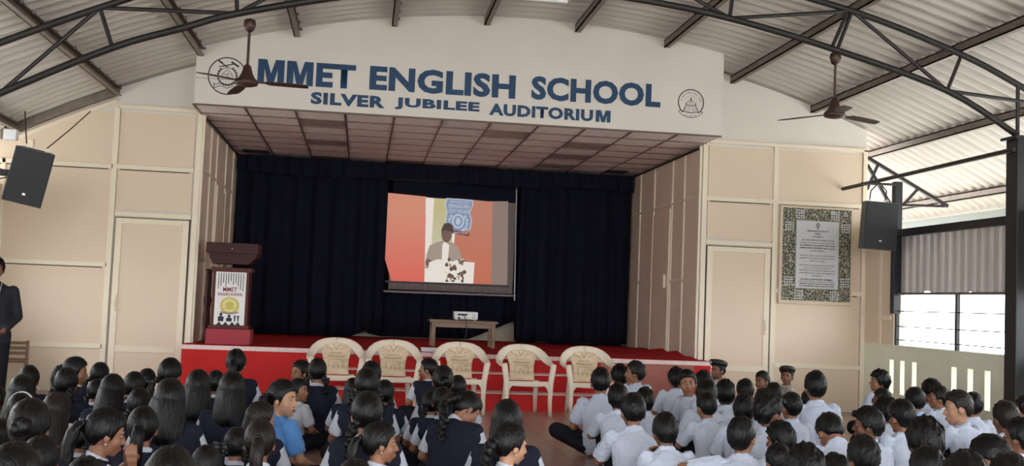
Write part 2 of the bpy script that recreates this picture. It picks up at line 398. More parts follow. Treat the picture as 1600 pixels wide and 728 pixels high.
for i in range(18):
    g = .3+i*(math.pi-.6)/17; stroke(mb, [(E2[0]+.082*math.cos(g), E2[1]+.082*math.sin(g)), (E2[0]+.09*math.cos(g), E2[1]+.09*math.sin(g))], FASC-.002, .004)
for x0, x1, z in ((3.95, 3.99, 3.765), (4.01, 4.05, 3.755), (4.07, 4.11, 3.765)): stroke(mb, [(x0, z), (x1, z)], FASC-.002, .009)
mb.build('emblem', 'grey_ink', fa)

# ---- stage ceiling of lay-in tiles
sc = struct(MB().box(WL, WR, WALL+.1, 18.5, CEIL, CEIL+.05).box(WL, WR, FASC+.01, 18.5, CEIL-.004, CEIL+.002).build('ceiling_stage', 'tile_grid'))
ty = MB().bbox(-.288, .288, -.288, .288, -.006, .0, .003).mesh('ceiling_tile', 'tile'); td = MB().bbox(-.293, .293, -.293, .293, -.003, .006, .002).mesh('ceiling_tile', 'tile_dark')
for i in range(11):
    for j in range(8):
        dark = (i, j) in ((2, 1), (2, 4), (2, 7), (6, 1), (8, 2), (8, 4), (8, 6), (4, 7), (6, 7))
        x = WL-.01+.3+.6*i
        link('ceiling_tile', td if dark else ty, sc, (min(x, WR-.31), FASC+.32+.6*j, CEIL-.004))
for i in range(12):
    x = WL+.0+.6*i-.01
    if x < WR-.02: MB().box(x-.011, x+.011, FASC+.01, 18.3, CEIL-.018, CEIL-.003).build('grid_bar', 'tile_grid', sc)
for j in range(9):
    y = FASC+.02+.6*j; MB().box(WL, WR, y-.011, y+.011, CEIL-.02, CEIL-.003).build('grid_bar', 'tile_grid', sc)
MB().box(-1.95, -1.55, 17.2, 17.5, CEIL-.03, CEIL-.016).build('air_grille', 'steel', sc); MB().box(3.85, 4.2, 17.2, 17.5, CEIL-.03, CEIL-.016).build('air_grille', 'steel', sc)

# ---- stage wings (side walls) and back wall
WY = [14.1, 14.8, 15.4, 16.4, 17.25, 18.2]
for side, X, sg in (('wing_left', WL, 1), ('wing_right', WR, -1)):
    w = struct(MB().box(min(X, X-sg*.1), max(X, X-sg*.1), WALL+.11, 18.4, 0, CEIL).build('wall_'+side, 'wing_panel'))
    for a, b in zip(WY, WY[1:]):
        for z0, z1 in ((SZ, 1.7), (1.7, 2.83), (2.83, CEIL)):
            MB().box(min(X, X+sg*.015), max(X, X+sg*.015), a+.03, b-.03, z0+.02, z1-.02).build('panel', 'wing_panel', w)
    for y in WY: MB().bbox(min(X, X+sg*.035), max(X, X+sg*.035), y-.025, y+.025, SZ, CEIL-.02, .005).build('trim_strip', 'cream_trim', w)
    for z in (1.7, 2.83): MB().bbox(min(X, X+sg*.03), max(X, X+sg*.03), 14.1, 18.2, z-.022, z+.022, .005).build('trim_strip', 'cream_trim', w)
    MB().tube([(X+sg*.03, WALL+.05, CEIL-.05), (X+sg*.05, 15, CEIL-.06), (X+sg*.04, 16.5, CEIL-.055), (X+sg*.03, 18, CEIL-.05)], .018, 6).build('conduit', 'steel', w)
    d = struct(MB().bbox(min(X+sg*.03, X+sg*.045), max(X+sg*.03, X+sg*.045), 15.46, 16.34, SZ+.02, 2.72, .005).build('door_%d' % (3 if sg > 0 else 4), 'wing_panel'))
    for y in (15.44, 16.36): MB().bbox(min(X+sg*.03, X+sg*.055), max(X+sg*.03, X+sg*.055), y-.03, y+.03, SZ, 2.76, .005).build('door_frame', 'cream_trim', d)
    MB().bbox(min(X+sg*.05, X+sg*.09), max(X+sg*.05, X+sg*.09), 15.52, 15.57, 1.6, 1.8, .005).build('door_latch', 'cream_trim', d)
struct(MB().box(WL-.1, WR+.1, 18.4, 18.5, 0, CEIL+.1).build('wall_back', 'pale_wall'))

# ---- stage platform and steps
st = thing('stage_platform', (0, 0, 0), 'red carpeted stage platform with white edge strip below the lettered fascia', 'stage')
MB().box(WL+.01, WR-.01, STG+.02, 18.39, 0, SZ-.012).build('platform_body', 'stage_red', st)
MB().bbox(WL-.04, WR+.06, STG, WALL-.06, SZ-.02, SZ, .004).box(WL+.04, WR-.04, WALL-.08, 18.38, SZ-.012, SZ).build('carpet', 'carpet', st)
MB().box(WL-.04, WR+.06, STG-.012, STG, SZ-.055, SZ-.003).build('edge_strip', 'strip', st)
MB().box(WL-.03, 3.05, STG-.006, STG+.02, 0, SZ-.055).build('front_panel', 'stage_red', st)
MB().box(3.05, 4.28, STG-.006, STG+.02, 0, SZ-.055).build('front_panel', 'stage_brown', st)['label'] = 'glossy brown front panel of the stage'
MB().box(4.28, WR+.05, STG-.006, STG+.02, 0, SZ-.055).build('front_panel', 'stage_red', st)
# rumpled carpet along the right wing
v = []; f = []; n = 26
for i in range(n+1):
    y = 13.75+3.6*i/n; h = .05*math.exp(-((y-14.9)/.7)**2)*(1+.5*math.sin(y*9))+.05*math.exp(-((y-15.7)/.25)**2)+.03*math.exp(-((y-16.6)/.5)**2)+.006
    for j in range(7): u = j/6; v.append((WR-.05-.75*u, y, SZ+h*(1-u)**1.3))
for i in range(n):
    for j in range(6): q = i*7+j; f.append((q, q+1, q+8, q+7))
tag(MB().add(v, f).build('carpet_roll', 'carpet', None, True), 'rumpled red carpet edge lying against the right stage wing', 'carpet')
sp = thing('stage_steps', (1.28, STG, 0), 'red stage steps with pale nosing strips behind the plastic chairs', 'steps')
for k in (1, 2):
    y0 = -.6+.3*(k-1)
    MB().box(-1.73, 1.72, y0+.015, -.01, 0 if k == 1 else .213, .213*k-.012).build('riser', 'stage_red', sp)
    MB().bbox(-1.73, 1.72, y0, -.012, .213*k-.014, .213*k, .004).build('tread', 'strip', sp)

# ---- right and left side walls: low slotted wall, barred window, corrugated sheet, open eaves
def side_wall(name, X, sg, slots):
    w = struct(bpy.data.objects.new(name, None)); COL.objects.link(w)
    t0, t1 = min(X, X+sg*.14), max(X, X+sg*.14)
    ys = sorted(slots); edges = [-4.0]
    for y in ys: edges += [y-.055, y+.055]
    edges.append(14.1)
    mb = MB().box(t0, t1, -4, 14.1, 0, .33).box(t0, t1, -4, 14.1, .76, .93)
    for a, b in zip(edges[::2], edges[1::2]): mb.box(t0, t1, a, b, .33, .76)
    mb.build('low_wall', 'green_wall', w)
    MB().bbox(t0-.01, t1+.02, -4, 14.08, .93, .95, .004).build('coping', 'green_wall', w)
    # panelled return beside the front wall
    MB().box(t0, t1, 13.25, 14.2, .95, 2.5).build('return_panel', 'cream_panel', w)
    MB().bbox(X-sg*.012, X+sg*.06, 13.58, 13.64, .95, 2.5, .004).build('trim_strip', 'cream_trim', w)
    MB().bbox(X-sg*.03, X+sg*.05, 13.3, 13.62, 1.26, 1.32, .004).build('trim_strip', 'cream_trim', w)
    return w
SL = [13.28, 13.0, 12.7, 11.79, 11.45, 11.11, 9.9, 9.6, 9.3, 8.2, 7.9, 7.6, 6.2, 5.9, 5.6]
wr = side_wall('wall_right', XR, 1, SL); wl = side_wall('wall_left', XL, -1, SL)
for w, X, sg, nm in ((wr, XR, 1, 1), (wl, XL, -1, 2)):
    # corrugated sheet band
    v = []; f = []; n = 760
    for i in range(n+1):
        y = -4+17.25*i/n; x = X+sg*(.05+.012*max(-1, min(1, 1.8*math.sin(2*math.pi*y/.17))))
        tear = .05*max(0, math.sin(y*5.1))*max(0, math.sin(y*13.7))
        v += [(x, y, 1.6+tear), (x, y, 2.36)]
    for i in range(n): f.append((2*i, 2*i+1, 2*i+3, 2*i+2))
    MB().add(v, f).build('corrugated_sheet', 'grey_sheet', w)
    MB().bbox(X-.03, X+.05, -4, 13.25, 2.34, 2.43, .005).build('wall_beam', 'black_steel', w)
    win = struct(bpy.data.objects.new('window_%d' % nm, None)); COL.objects.link(win)
    for y in (13.2, 11.77, 10.34, 8.9, 7.5, 6.1, 4.7, 3.3, 1.9): MB().bbox(X+.0, X+.045, y-.022, y+.022, .95, 1.61, .004).build('mullion', 'black_steel', win)
    for z in (1.02, 1.19, 1.385): MB().tube([(X+.02, -4, z), (X+.02, 13.2, z)], .007, 6).build('window_bar', 'black_steel', win)
    MB().bbox(X-.02, X+.04, -4, 13.24, 1.59, 1.62, .004).build('window_head', 'purlin', win)
MB().bbox(XR-.06, XR+.04, 13.14, 13.24, 1.35, 3.05, .005).build('window_post', 'black_steel', wr)
# eaves beyond the right wall
eb = tag(MB().bbox(8.72, 8.8, 2, 17, 2.62, 2.86, .01).build('gutter_beam', 'gutter'), 'long pale grey eaves beam outside above the grey corrugated sheet', 'beam')
br = thing('eave_bracket', (6.85, 14.2, 0), 'dark triangular steel bracket carrying the roof edge outside the right wall', 'bracket')
for p, q, w in (((0, 0, 3.5), (1.2, 0, 2.88), .045), ((.3, 0, 2.86), (1.15, 0, 2.88), .035), ((.0, 0, 3.4), (.35, 0, 2.86), .04), ((.0, 0, 3.05), (.16, 0, 3.42), .035), ((.55, 0, 2.88), (.75, 0, 3.1), .035)): MB().bar(p, q, w).build('bar', 'steel', br)
pst = tag(MB().bbox(6.47, 6.6, 10.1, 10.3, 0, 3.17, .008).bbox(6.43, 6.64, 10.06, 10.34, 3.15, 3.18, .004).bbox(6.43, 6.64, 10.06, 10.34, 0, .02, .004).build('steel_post', 'black_steel'), 'thick black steel post at the right edge carrying the truss', 'post')

# ---- roof truss
TY = 10.2
tr = thing('roof_truss', (0, TY, 0), 'dark curved steel tube truss spanning under the corrugated roof', 'truss')
top = [(-4.3, 2.98), (-3.32, 3.45), (-2.49, 3.83)]+[(x, arch(x)-.05) for x in (-1.6, -.6, .6, 1.9, 3.2)]+[(4.73, 4.35), (5.91, 3.99), (6.6, 3.69), (7.2, 3.42)]
bot = [(-4.2, 2.5), (-3.3, 2.99), (-2.36, 3.47), (-1.74, 3.7), (-1.27, 3.87), (-.2, 4.13), (.7, 4.28), (1.6, 4.33), (2.5, 4.3), (3.46, 4.18), (4.58, 3.94), (5.76, 3.61), (6.53, 3.2)]
def dens(p, k=5):
    out = []
    for i in range(len(p)-1):
        a = p[max(i-1, 0)]; b = p[i]; c = p[i+1]; d = p[min(i+2, len(p)-1)]
        for j in range(k):
            t = j/k; out.append(tuple(.5*((2*b[m])+(-a[m]+c[m])*t+(2*a[m]-5*b[m]+4*c[m]-d[m])*t*t+(-a[m]+3*b[m]-3*c[m]+d[m])*t**3) for m in (0, 1)))
    return out+[p[-1]]
MB().tube([(x, 0, z) for x, z in dens(top)], .034, 8).build('top_chord', 'steel', tr, True)
MB().tube([(x, 0, z) for x, z in dens(bot)], .034, 8).build('bottom_chord', 'steel', tr, True)
WEB = [((-3.3, 2.99), (-2.49, 3.83)), ((-2.49, 3.83), (-2.36, 3.47)), ((-2.49, 3.83), (-1.27, 3.87)), ((-1.3, 4.2), (-1.27, 3.87)), ((-1.27, 3.87), (-.3, 4.5)), ((-.3, 4.5), (.15, 4.2)), ((.15, 4.2), (.9, 4.62)), ((2.3, 4.66), (2.5, 4.3)), ((2.5, 4.3), (2.9, 4.64)),
       ((2.78, 4.5), (3.46, 4.18)), ((3.5, 4.56), (3.46, 4.18)), ((3.46, 4.18), (4.73, 4.35)), ((4.73, 4.35), (4.58, 3.94)), ((4.68, 4.33), (4.52, 3.95)), ((4.73, 4.35), (5.76, 3.61)), ((5.91, 3.99), (5.76, 3.61)), ((5.76, 3.61), (6.6, 3.55)), ((6.53, 3.2), (6.53, 3.72))]
for a, b in WEB: MB().tube([(a[0], 0, a[1]), (b[0], 0, b[1])], .02, 8).build('web_bar', 'steel', tr)
tl = thing('tube_light', (.62, TY+.05, 4.27), 'unlit white tube light fixed under the middle of the truss', 'light')
MB().bbox(0, 1.25, -.03, .03, -.02, .03, .006).build('batten', 'white_plastic', tl); MB().tube([(.03, -.0, -.035), (1.22, 0, -.035)], .014, 8).build('tube', 'white_plastic', tl)
lb = tag(MB().tube([(6.45, 10.12, 3.04), (6.45, 14.08, 3.03)], .026, 8).build('hanging_pipe', 'steel'), 'dark steel pipe running from the post to the front wall above the right speaker', 'pipe')

# ------------------------------------------------------------------ curtains
def curtain(name, x0, x1, y, z1, low, amp, per, label, grp, seed=0):
    n = int((x1-x0)/.02); k = 14; v = []; f = []
    rnd = random.Random(seed); ph = [rnd.uniform(0, 6.28) for _ in range(4)]
    for i in range(n+1):
        x = x0+(x1-x0)*i/n
        for j in range(k+1):
            t = j/k; z = low(x)+(z1-low(x))*t
            w = 2*math.pi*x/per
            d = amp*(math.sin(w+ph[0]+.5*math.sin(w*.37+ph[1]))*(1-.25*t)+.35*math.sin(w*2.3+ph[2]+1.2*t)*(1-t)+.25*math.sin(w*.31+ph[3]))
            v.append((x, y+d, z))
    for i in range(n):
        for j in range(k): q = i*(k+1)+j; f.append((q, q+1, q+k+2, q+k+1))
    o = MB().add(v, f).build(name, 'curtain', None, True)
    m = o.modifiers.new('thickness', 'SOLIDIFY'); m.thickness = .004
    return tag(o, label, 'curtain', grp)
def low_back(x):
    z = SZ+.02
    if -.1 < x < .42: z = SZ+.02+max(0, (.14-abs(x-.09)*.6 if x > .09 else .14*(x+.1)/.19))*(1 if x < .12 else .35)
    if 1.8 < x < 2.55: z = SZ+.02+.33*(x-1.8)/.75
    return z
curtain('back_curtain', WL+.08, WR-.08, 18.2, 3.45, low_back, .03, .3, 'navy curtain across the back of the stage behind the white screen', 'stage curtains', 1)
curtain('side_curtain', WL+.05, .34, 17.75, 3.44, lambda x: SZ+.015 if x < -.15 else SZ+.02+.13*max(0, min(1, (x+.15)*3)), .05, .34, 'dark navy curtain hanging left of the screen, beside the lectern', 'stage curtains', 2)
curtain('side_curtain', 2.52, WR-.05, 17.75, 3.44, lambda x: SZ+.0+max(0, .03*math.sin(x*9))+.01, .05, .34, 'dark navy curtain hanging right of the screen, above the last plastic chair', 'stage curtains', 3)
curtain('valance', WL+.05, WR-.05, 17.6, CEIL-.06, lambda x: 3.2+.02*math.sin(x*2.1), .025, .22, 'short gathered navy valance under the stage ceiling', 'stage curtains', 4)

mat('screen_cloth', rgb(128, 116, 112), .7, var=.1)
# ------------------------------------------------------------------ projection screen with the projected picture
def wash(m, c2, z0, z1):
    nt = MATS[m].node_tree; L = nt.links.new; bs = nt.nodes['Principled BSDF']; tc = nt.nodes.new('ShaderNodeTexCoord'); sx = nt.nodes.new('ShaderNodeSeparateXYZ'); mr = nt.nodes.new('ShaderNodeMapRange'); mx = nt.nodes.new('ShaderNodeMix'); mx.data_type = 'RGBA'
    L(tc.outputs['Object'], sx.inputs[0]); L(sx.outputs[2], mr.inputs['Value']); mr.inputs['From Min'].default_value = z0; mr.inputs['From Max'].default_value = z1
    L(mr.outputs[0], mx.inputs[0]); mx.inputs[6].default_value = rgb(*c2); mx.inputs[7].default_value = bs.inputs['Emission Color'].default_value[:]; L(mx.outputs[2], bs.inputs['Emission Color'])
wash('p_orange', (236, 112, 98), 1.6, 2.7); wash('p_orange2', (222, 126, 100), 1.7, 2.7); wash('p_yellow', (220, 214, 190), 2.1, 2.8)
ps = thing('projection_screen', (0, 17.86, 0), 'white pull-down projection screen showing a projected speaker at a podium', 'screen')
def flat(name, poly, m, lay, par=ps): return MB().prism(poly, -.0015*lay-.001, -.0015*lay).build(name, m, par)
MB().box(.42, 2.46, .0, .012, 1.44, 2.95).build('screen_fabric', 'screen_cloth', ps)
mb = MB()
pm = mb.tube([(0, -.004, 1.45), (0, -.004, 1.54)], .012, 6).mesh('pleat', 'screen_cloth')
for k in range(20): link('pleat', pm, ps, (.47+.1*k, 0, 0))
MB().bbox(.3, 2.56, -.02, .06, 3.22, 3.31, .02).build('roller_case', 'black', ps)
for x in (.5, 2.36): MB().tube([(x, .02, 3.3), (x, .02, CEIL-.01)], .008, 6).build('hanger', 'steel', ps)
MB().box(.42, 2.46, .004, .012, 2.94, 3.24).build('screen_fabric', 'curtain', ps)
MB().tube([(.34, -.005, 1.4), (2.52, -.005, 1.41)], .018, 8).build('weight_bar', 'silver', ps)
MB().tube([(2.46, -.01, 3.3), (2.5, -.01, 1.33)], .012, 8).build('edge_rod', 'silver', ps)
MB().box(.36, 2.4, -.003, -.001, 1.545, 1.575).build('black_border', 'black', ps)
topx = [.34+(2.35-.34)*i/12 for i in range(13)]
topz = [3.01, 3.0, 2.985, 2.975, 2.965, 2.96, 2.965, 2.975, 2.97, 2.96, 2.955, 2.965, 2.975]
def ztop(x): return float(np.interp(x, topx, topz))
def strip(x0a, x0b, x1a, x1b, m, lay, name='picture_field'):
    """column of the picture between a left and right edge (bottom, top)"""
    tx = [x0b+(x1b-x0b)*i/6 for i in range(7)]
    return flat(name, [(x0a, 1.58), (x1a, 1.585)]+[(x, ztop(x)) for x in reversed(tx)], m, lay)
flat('picture_field', [(.46, 1.575), (1.0, 1.575), (.97, 2.98), (.34, 3.01), (.3, 2.05)], 'p_orange', 1)
strip(1.0, .96, 1.75, 1.75, 'p_white', 1); strip(1.08, 1.1, 1.45, 1.4, 'p_yellow', 2)
strip(1.42, 1.5, 2.12, 2.08, 'p_orange2', 3); strip(2.1, 2.07, 2.37, 2.33, 'p_grey', 4)
bad = [(1.3, 2.975), (1.28, 2.86), (1.315, 2.75), (1.3, 2.62), (1.3, 2.47), (1.45, 2.4), (1.6, 2.45), (1.72, 2.47), (1.74, 2.62), (1.7, 2.75), (1.75, 2.88), (1.74, 2.965)]
flat('badge', bad, 'p_lightblue', 5); cx = 1.52
flat('badge', [(cx+(x-cx)*.92, 2.7+(z-2.7)*.94) for x, z in bad], 'p_blue', 6)
for t, x0, x1, z, h in (('KARNATAKA STATE', 1.36, 1.68, 2.9, .035), ('BENGALURU', 1.345, 1.69, 2.82, .06), ('CITY POLICE', 1.345, 1.69, 2.735, .06)): lettering('projected_text', t, x0, -.012, z, x1-x0, h, 'p_lightblue', ps, .02)
def disc(x, z, rx, rz, m, lay, n=20, name='picture_shape'): return flat(name, [(x+rx*math.cos(2*math.pi*i/n), z+rz*math.sin(2*math.pi*i/n)) for i in range(n)], m, lay)
disc(1.51, 2.6, .105, .12, 'p_lightblue', 7); disc(1.51, 2.6, .075, .09, 'p_blue', 8); disc(1.51, 2.6, .04, .06, 'p_lightblue', 9)
for sg in (-1, 1):
    for k in range(5): g = -.9+k*.4; disc(1.51+sg*.15*math.cos(g), 2.58+.15*math.sin(g), .018, .03, 'p_lightblue', 8, 8)
flat('badge_ribbon', [(1.4, 2.4), (1.7, 2.36), (1.7, 2.42), (1.4, 2.46)], 'p_maroon', 9)
lettering('projected_text', 'SERVICE  HONOUR', 1.43, -.016, 2.395, .25, .03, 'p_lightblue', ps, .02)
flat('picture_man', [(1.0, 1.9), (1.02, 2.05), (1.06, 2.18), (1.18, 2.24), (1.3, 2.27), (1.42, 2.25), (1.52, 2.18), (1.58, 2.05), (1.6, 1.9), (1.6, 1.8), (1.0, 1.8)], 'p_coat', 10)
flat('picture_man', [(1.27, 1.8), (1.36, 1.8), (1.38, 2.2), (1.3, 2.26), (1.265, 2.2)], 'p_white', 11)
disc(1.33, 2.37, .085, .13, 'p_skin', 12); flat('picture_man', [(1.245, 2.36), (1.24, 2.45), (1.28, 2.55), (1.36, 2.57), (1.43, 2.52), (1.44, 2.38), (1.4, 2.42), (1.28, 2.44)], 'p_hair', 13)
disc(1.05, 1.9, .05, .06, 'p_skin', 12)
flat('picture_podium', [(1.05, 1.58), (1.8, 1.583), (1.81, 1.93), (1.2, 1.96), (1.06, 1.9)], 'p_white', 14)
rr = random.Random(3)
for k in range(60): disc(1.5+rr.uniform(-.15, .15), 1.78+rr.uniform(-.17, .19), rr.uniform(.018, .035), rr.uniform(.018, .035), rr.choice(('p_flower', 'p_flower', 'p_white', 'p_coat', 'p_skin')), 15+k*.2, 9, 'picture_flower')

# ------------------------------------------------------------------ table, projector, box on the stage
tb = thing('low_table', (1.445, 15.6, SZ), 'low brown wooden table on the stage carrying the projector', 'table')
MB().bbox(-.485, .485, -.24, .24, .345, .375, .005).build('table_top', 'wood', tb)
MB().box(-.43, .43, -.2, -.18, .275, .345).box(-.43, .43, .18, .2, .275, .345).box(-.43, -.41, -.2, .2, .275, .345).box(.41, .43, -.2, .2, .275, .345).build('apron', 'wood', tb)
for x in (-.425, .425):
    for y in (-.19, .19): MB().bbox(x-.028, x+.028, y-.028, y+.028, 0, .345, .004).build('leg', 'wood', tb)
pj = thing('projector', (1.475, 15.55, SZ+.378), 'small white projector on the low wooden table', 'projector')
MB().bbox(-.17, .17, -.13, .13, .012, .125, .018).build('casing', 'white_plastic', pj, True)
MB().box(-.12, .02, -.134, -.128, .07, .095).build('port_panel', 'black', pj); MB().box(.09, .13, -.134, -.128, .04, .055).box(.09, .13, -.134, -.128, .075, .085).build('port_panel', 'grey_ink', pj)
MB().tube([(-.1, -.131, .035), (-.1, -.14, .035)], .016, 10).build('power_socket', 'black', pj)
for x in (-.13, .13): MB().tube([(x, -.09, 0), (x, -.09, .014)], .014, 8).build('foot', 'white_plastic', pj)
MB().tube([(-.05, 0, .14), (.05, 0, .14)], .0, 3)
MB().tube([(-.06, .05, .06), (.0, .12, .06)], .03, 10).build('lens', 'black', pj)
MB().tube([(-.05, -.135, .08), (-.03, -.18, .06), (-.005, -.2, .02), (.0, -.22, -.04), (.01, -.225, -.1), (.0, -.23, -.2), (-.05, -.25, -.33), (-.2, -.28, -.37)], .006, 6).build('cable', 'cable', pj, True)
wb = thing('white_box', (.9, 13.82, SZ), 'flat white foam box lying on the stage edge behind the middle chairs', 'box')
MB().bbox(-.13, .13, -.06, .06, 0, .035, .006).build('tray', 'white_plastic', wb); MB().bbox(-.135, .1, -.065, .065, .035, .05, .004).build('lid', 'white_plastic', wb)

# ------------------------------------------------------------------ lectern
lc = thing('lectern', (-1.625, 14.1, SZ), 'dark maroon wooden lectern with a white printed front panel on the stage', 'lectern')
MB().prism([(-.23, 1.0), (.21, 1.0), (.3, 1.09), (.3, 1.24), (-.26, 1.24), (-.28, 1.1)], -.22, .2).build('reading_top', 'maroon_top', lc)
MB().bbox(-.315, .32, -.24, .22, 1.13, 1.262, .008).build('top_rim', 'maroon_top', lc)
MB().bbox(-.22, .22, -.16, .16, .2, .95, .008).build('body', 'maroon', lc)
MB().bbox(-.25, .25, -.18, .18, .9, .955, .008).build('moulding', 'maroon', lc)
MB().bbox(-.25, .245, -.19, .19, .19, .24, .008).build('moulding', 'maroon', lc)
MB().bbox(-.27, .27, -.2, .2, .0, .19, .008).build('plinth', 'pink_cloth', lc)
for x in (-.275,):
    for y in (-.1, .14): MB().lathe([(.03, 0), (.03, .1), (.018, .14), (.028, .3), (.018, .42), (.028, .5), (.035, .55), (.02, .6), (.02, .9), (.03, .93)], (x-.02, y, 0), 10).build('turned_post', 'maroon_top', lc, True)
MB().ell((.0, -.243, 1.19), (.008, .006, .008), 8, 6).build('stud', 'silver', lc)
sg = MB().bbox(-.185, .185, -.172, -.158, .235, .9, .003).build('sign', 'sign_white', lc); sg['label'] = 'white printed sign with school name'
y = -.175
mb = MB()
for k in range(11):
    x = -.15+.03*k; l = (.2, .16, .12, .17, .13, .1, .14, .12, .16, .2, .22)[k]; mb.box(x-.004, x+.004, y, y+.003, .885-l, .885)
mb.build('stripe', 'silhouette', sg)
lettering('lettering', 'MMET', -.09, y, .655, .17, .055, 'sign_red', sg, .012); lettering('lettering', 'ENGLISH SCHOOL', -.15, y, .605, .3, .035, 'sign_red', sg, .025)
def disc3(par, x, z, rx, rz, m, yy, n=24, name='seal'): return MB().prism([(x+rx*math.cos(2*math.pi*i/n), z+rz*math.sin(2*math.pi*i/n)) for i in range(n)], yy, yy+.002).build(name, m, par)
disc3(sg, 0, .48, .115, .11, 'gold', y); disc3(sg, 0, .485, .09, .085, 'gold_pale', y-.002); disc3(sg, 0, .5, .05, .03, 'gold', y-.003); disc3(sg, 0, .455, .06, .02, 'gold', y-.003)
MB().prism([(-.12, .41), (-.09, .385), (0, .375), (.09, .385), (.12, .41), (.08, .405), (0, .395), (-.08, .405)], y-.003, y).build('seal', 'grey_ink', sg)
for x, h in ((-.1, .11), (0, .09)):
    disc3(sg, x, .26+h, .018, .02, 'silhouette', y, 12, 'figure'); MB().prism([(x-.032, .285), (x-.036, .25+h*.8), (x-.02, .25+h*.9), (x+.02, .25+h*.9), (x+.036, .25+h*.8), (x+.032, .285)], y, y+.002).build('figure', 'silhouette', sg)
for x in (.07, .11): MB().prism([(x-.006, .285), (x-.012, .36), (x+.012, .36), (x+.004, .285)], y, y+.002).build('figure', 'silhouette', sg)
for x in (-.12, -.04, .04, .11): disc3(sg, x, .262, .016, .014, 'silhouette', y, 10, 'figure'); MB().prism([(x-.035, .24), (x-.02, .255), (x+.02, .255), (x+.035, .24)], y, y+.002).build('figure', 'silhouette', sg)

# ------------------------------------------------------------------ framed constitution text
po = thing('framed_text', (6.075, WALL-.05, 1.46), 'framed printed text with dark ornamental border on the right cream wall', 'poster')
MB().bbox(-.53, .51, -.02, .03, -.03, 1.3, .008).build('frame', 'poster_frame', po)
for a, b, c, d in ((-.49, .48, 1.1, 1.27), (-.49, .48, .02, .19), (-.49, -.3, .19, 1.1), (.3, .48, .19, 1.1)): MB().box(a, b, -.026, -.018, c, d).build('ornament_border', 'ornament', po)
MB().box(-.31, .31, -.028, -.018, .18, 1.11).build('inner_line', 'grey_ink', po)
MB().box(-.3, .3, -.03, -.02, .19, 1.1).build('printed_sheet', 'poster_white', po)
def grid_block(x, z):
    mb = MB()
    for i in range(4):
        for j in range(4): mb.box(x-.06+i*.033, x-.04+i*.033, -.029, -.02, z-.06+j*.033, z-.04+j*.033)
    mb.build('ornament_tile', 'poster_white', po)
for x, z in ((-.25, 1.19), (.25, 1.19), (-.25, .1), (.25, .1), (-.4, 1.02), (.4, 1.02), (-.4, .28), (.4, .28)): grid_block(x, z)
mb = MB(); mb.prism([(-.025, 1.02), (.025, 1.02), (.03, 1.05), (.02, 1.08), (-.02, 1.08), (-.03, 1.05)], -.034, -.03); mb.box(-.015, .015, -.034, -.03, .99, 1.02); mb.build('crest', 'grey_ink', po)
LN = [('THE CONSTITUTION OF', .955, .3, 1), ('INDIA', .92, .08, 1), ('PREAMBLE', .88, .14, 0), ('WE, THE PEOPLE OF INDIA, having', .83, .46, 1), ('solemnly resolved to constitute India into a', .795, .5, 0), ('SOVEREIGN SOCIALIST SECULAR', .76, .5, 1),
      ('DEMOCRATIC REPUBLIC and to secure', .725, .5, 1), ('to all its citizens:', .69, .2, 0), ('JUSTICE, social, economic and political;', .62, .5, 0), ('LIBERTY of thought, expression, belief,', .585, .5, 0), ('faith and worship;', .55, .22, 0),
      ('EQUALITY of status and of opportunity;', .49, .5, 0), ('and to promote among them all', .455, .38, 0), ('FRATERNITY assuring the dignity of the', .42, .5, 0), ('individual and the unity and integrity of', .385, .5, 0), ('the Nation;', .35, .14, 0),
      ('IN OUR CONSTITUENT ASSEMBLY', .3, .46, 1), ('this twenty-sixth day of November, 1949, do', .27, .5, 0), ('HEREBY ADOPT, ENACT AND GIVE', .24, .5, 1), ('TO OURSELVES THIS CONSTITUTION.', .21, .5, 1)]
for t, z, w, b in LN: lettering('printed_line', t, -w/2, -.034, z, w, .02, 'ink', po, .03 if b else .012)

# ------------------------------------------------------------------ ceiling fans
def fan(loc, z_hang, z_motor, rz, label):
    t = thing('ceiling_fan', loc, label, 'fan', 'ceiling fans', 0)
    L = z_hang-z_motor
    MB().lathe([(.012, 0), (.05, -.015), (.058, -.06), (.04, -.11), (.014, -.13)], (0, 0, z_hang), 14).build('canopy', 'fan', t, True)
    MB().tube([(0, 0, z_motor+.1), (0, 0, z_hang)], .013, 8).build('rod', 'fan', t)
    MB().lathe([(.015, .13), (.035, .11), (.05, .05), (.075, 0), (.1, -.02), (.108, -.04), (.1, -.062), (.06, -.075), (.01, -.078)], (0, 0, z_motor), 22).build('motor', 'fan', t, True)
    for k in range(3):
        g = rz+k*2*math.pi/3; c, s = math.cos(g), math.sin(g)
        def P(r, w, z): return (r*c-w*s, r*s+w*c, z_motor-.03+z-.05*r)
        v = []; prof = [(.09, .018), (.17, .022), (.2, .05), (.35, .06), (.5, .058), (.56, .045), (.575, .03)]
        for r, w in prof: v += [P(r, -w, .006*(r > .18)), P(r, w, -.006*(r > .18)), P(r, w, -.006*(r > .18)-.006), P(r, -w, .006*(r > .18)-.006)]
        f = [(i*4+j, i*4+(j+1) % 4, i*4+4+(j+1) % 4, i*4+4+j) for i in range(len(prof)-1) for j in range(4)]+[(0, 3, 2, 1), tuple(len(v)-4+i for i in range(4))]
        MB().add(v, f).build('blade', 'fan', t)
    return t
fan((-1.15, TY, 0), 3.83, 3.27, math.radians(-10), 'brown ceiling fan hanging before the left round emblem')
fan((4.565, TY, 0), 3.92, 3.33, math.radians(18), 'brown ceiling fan hanging from the truss above the right cream wall')

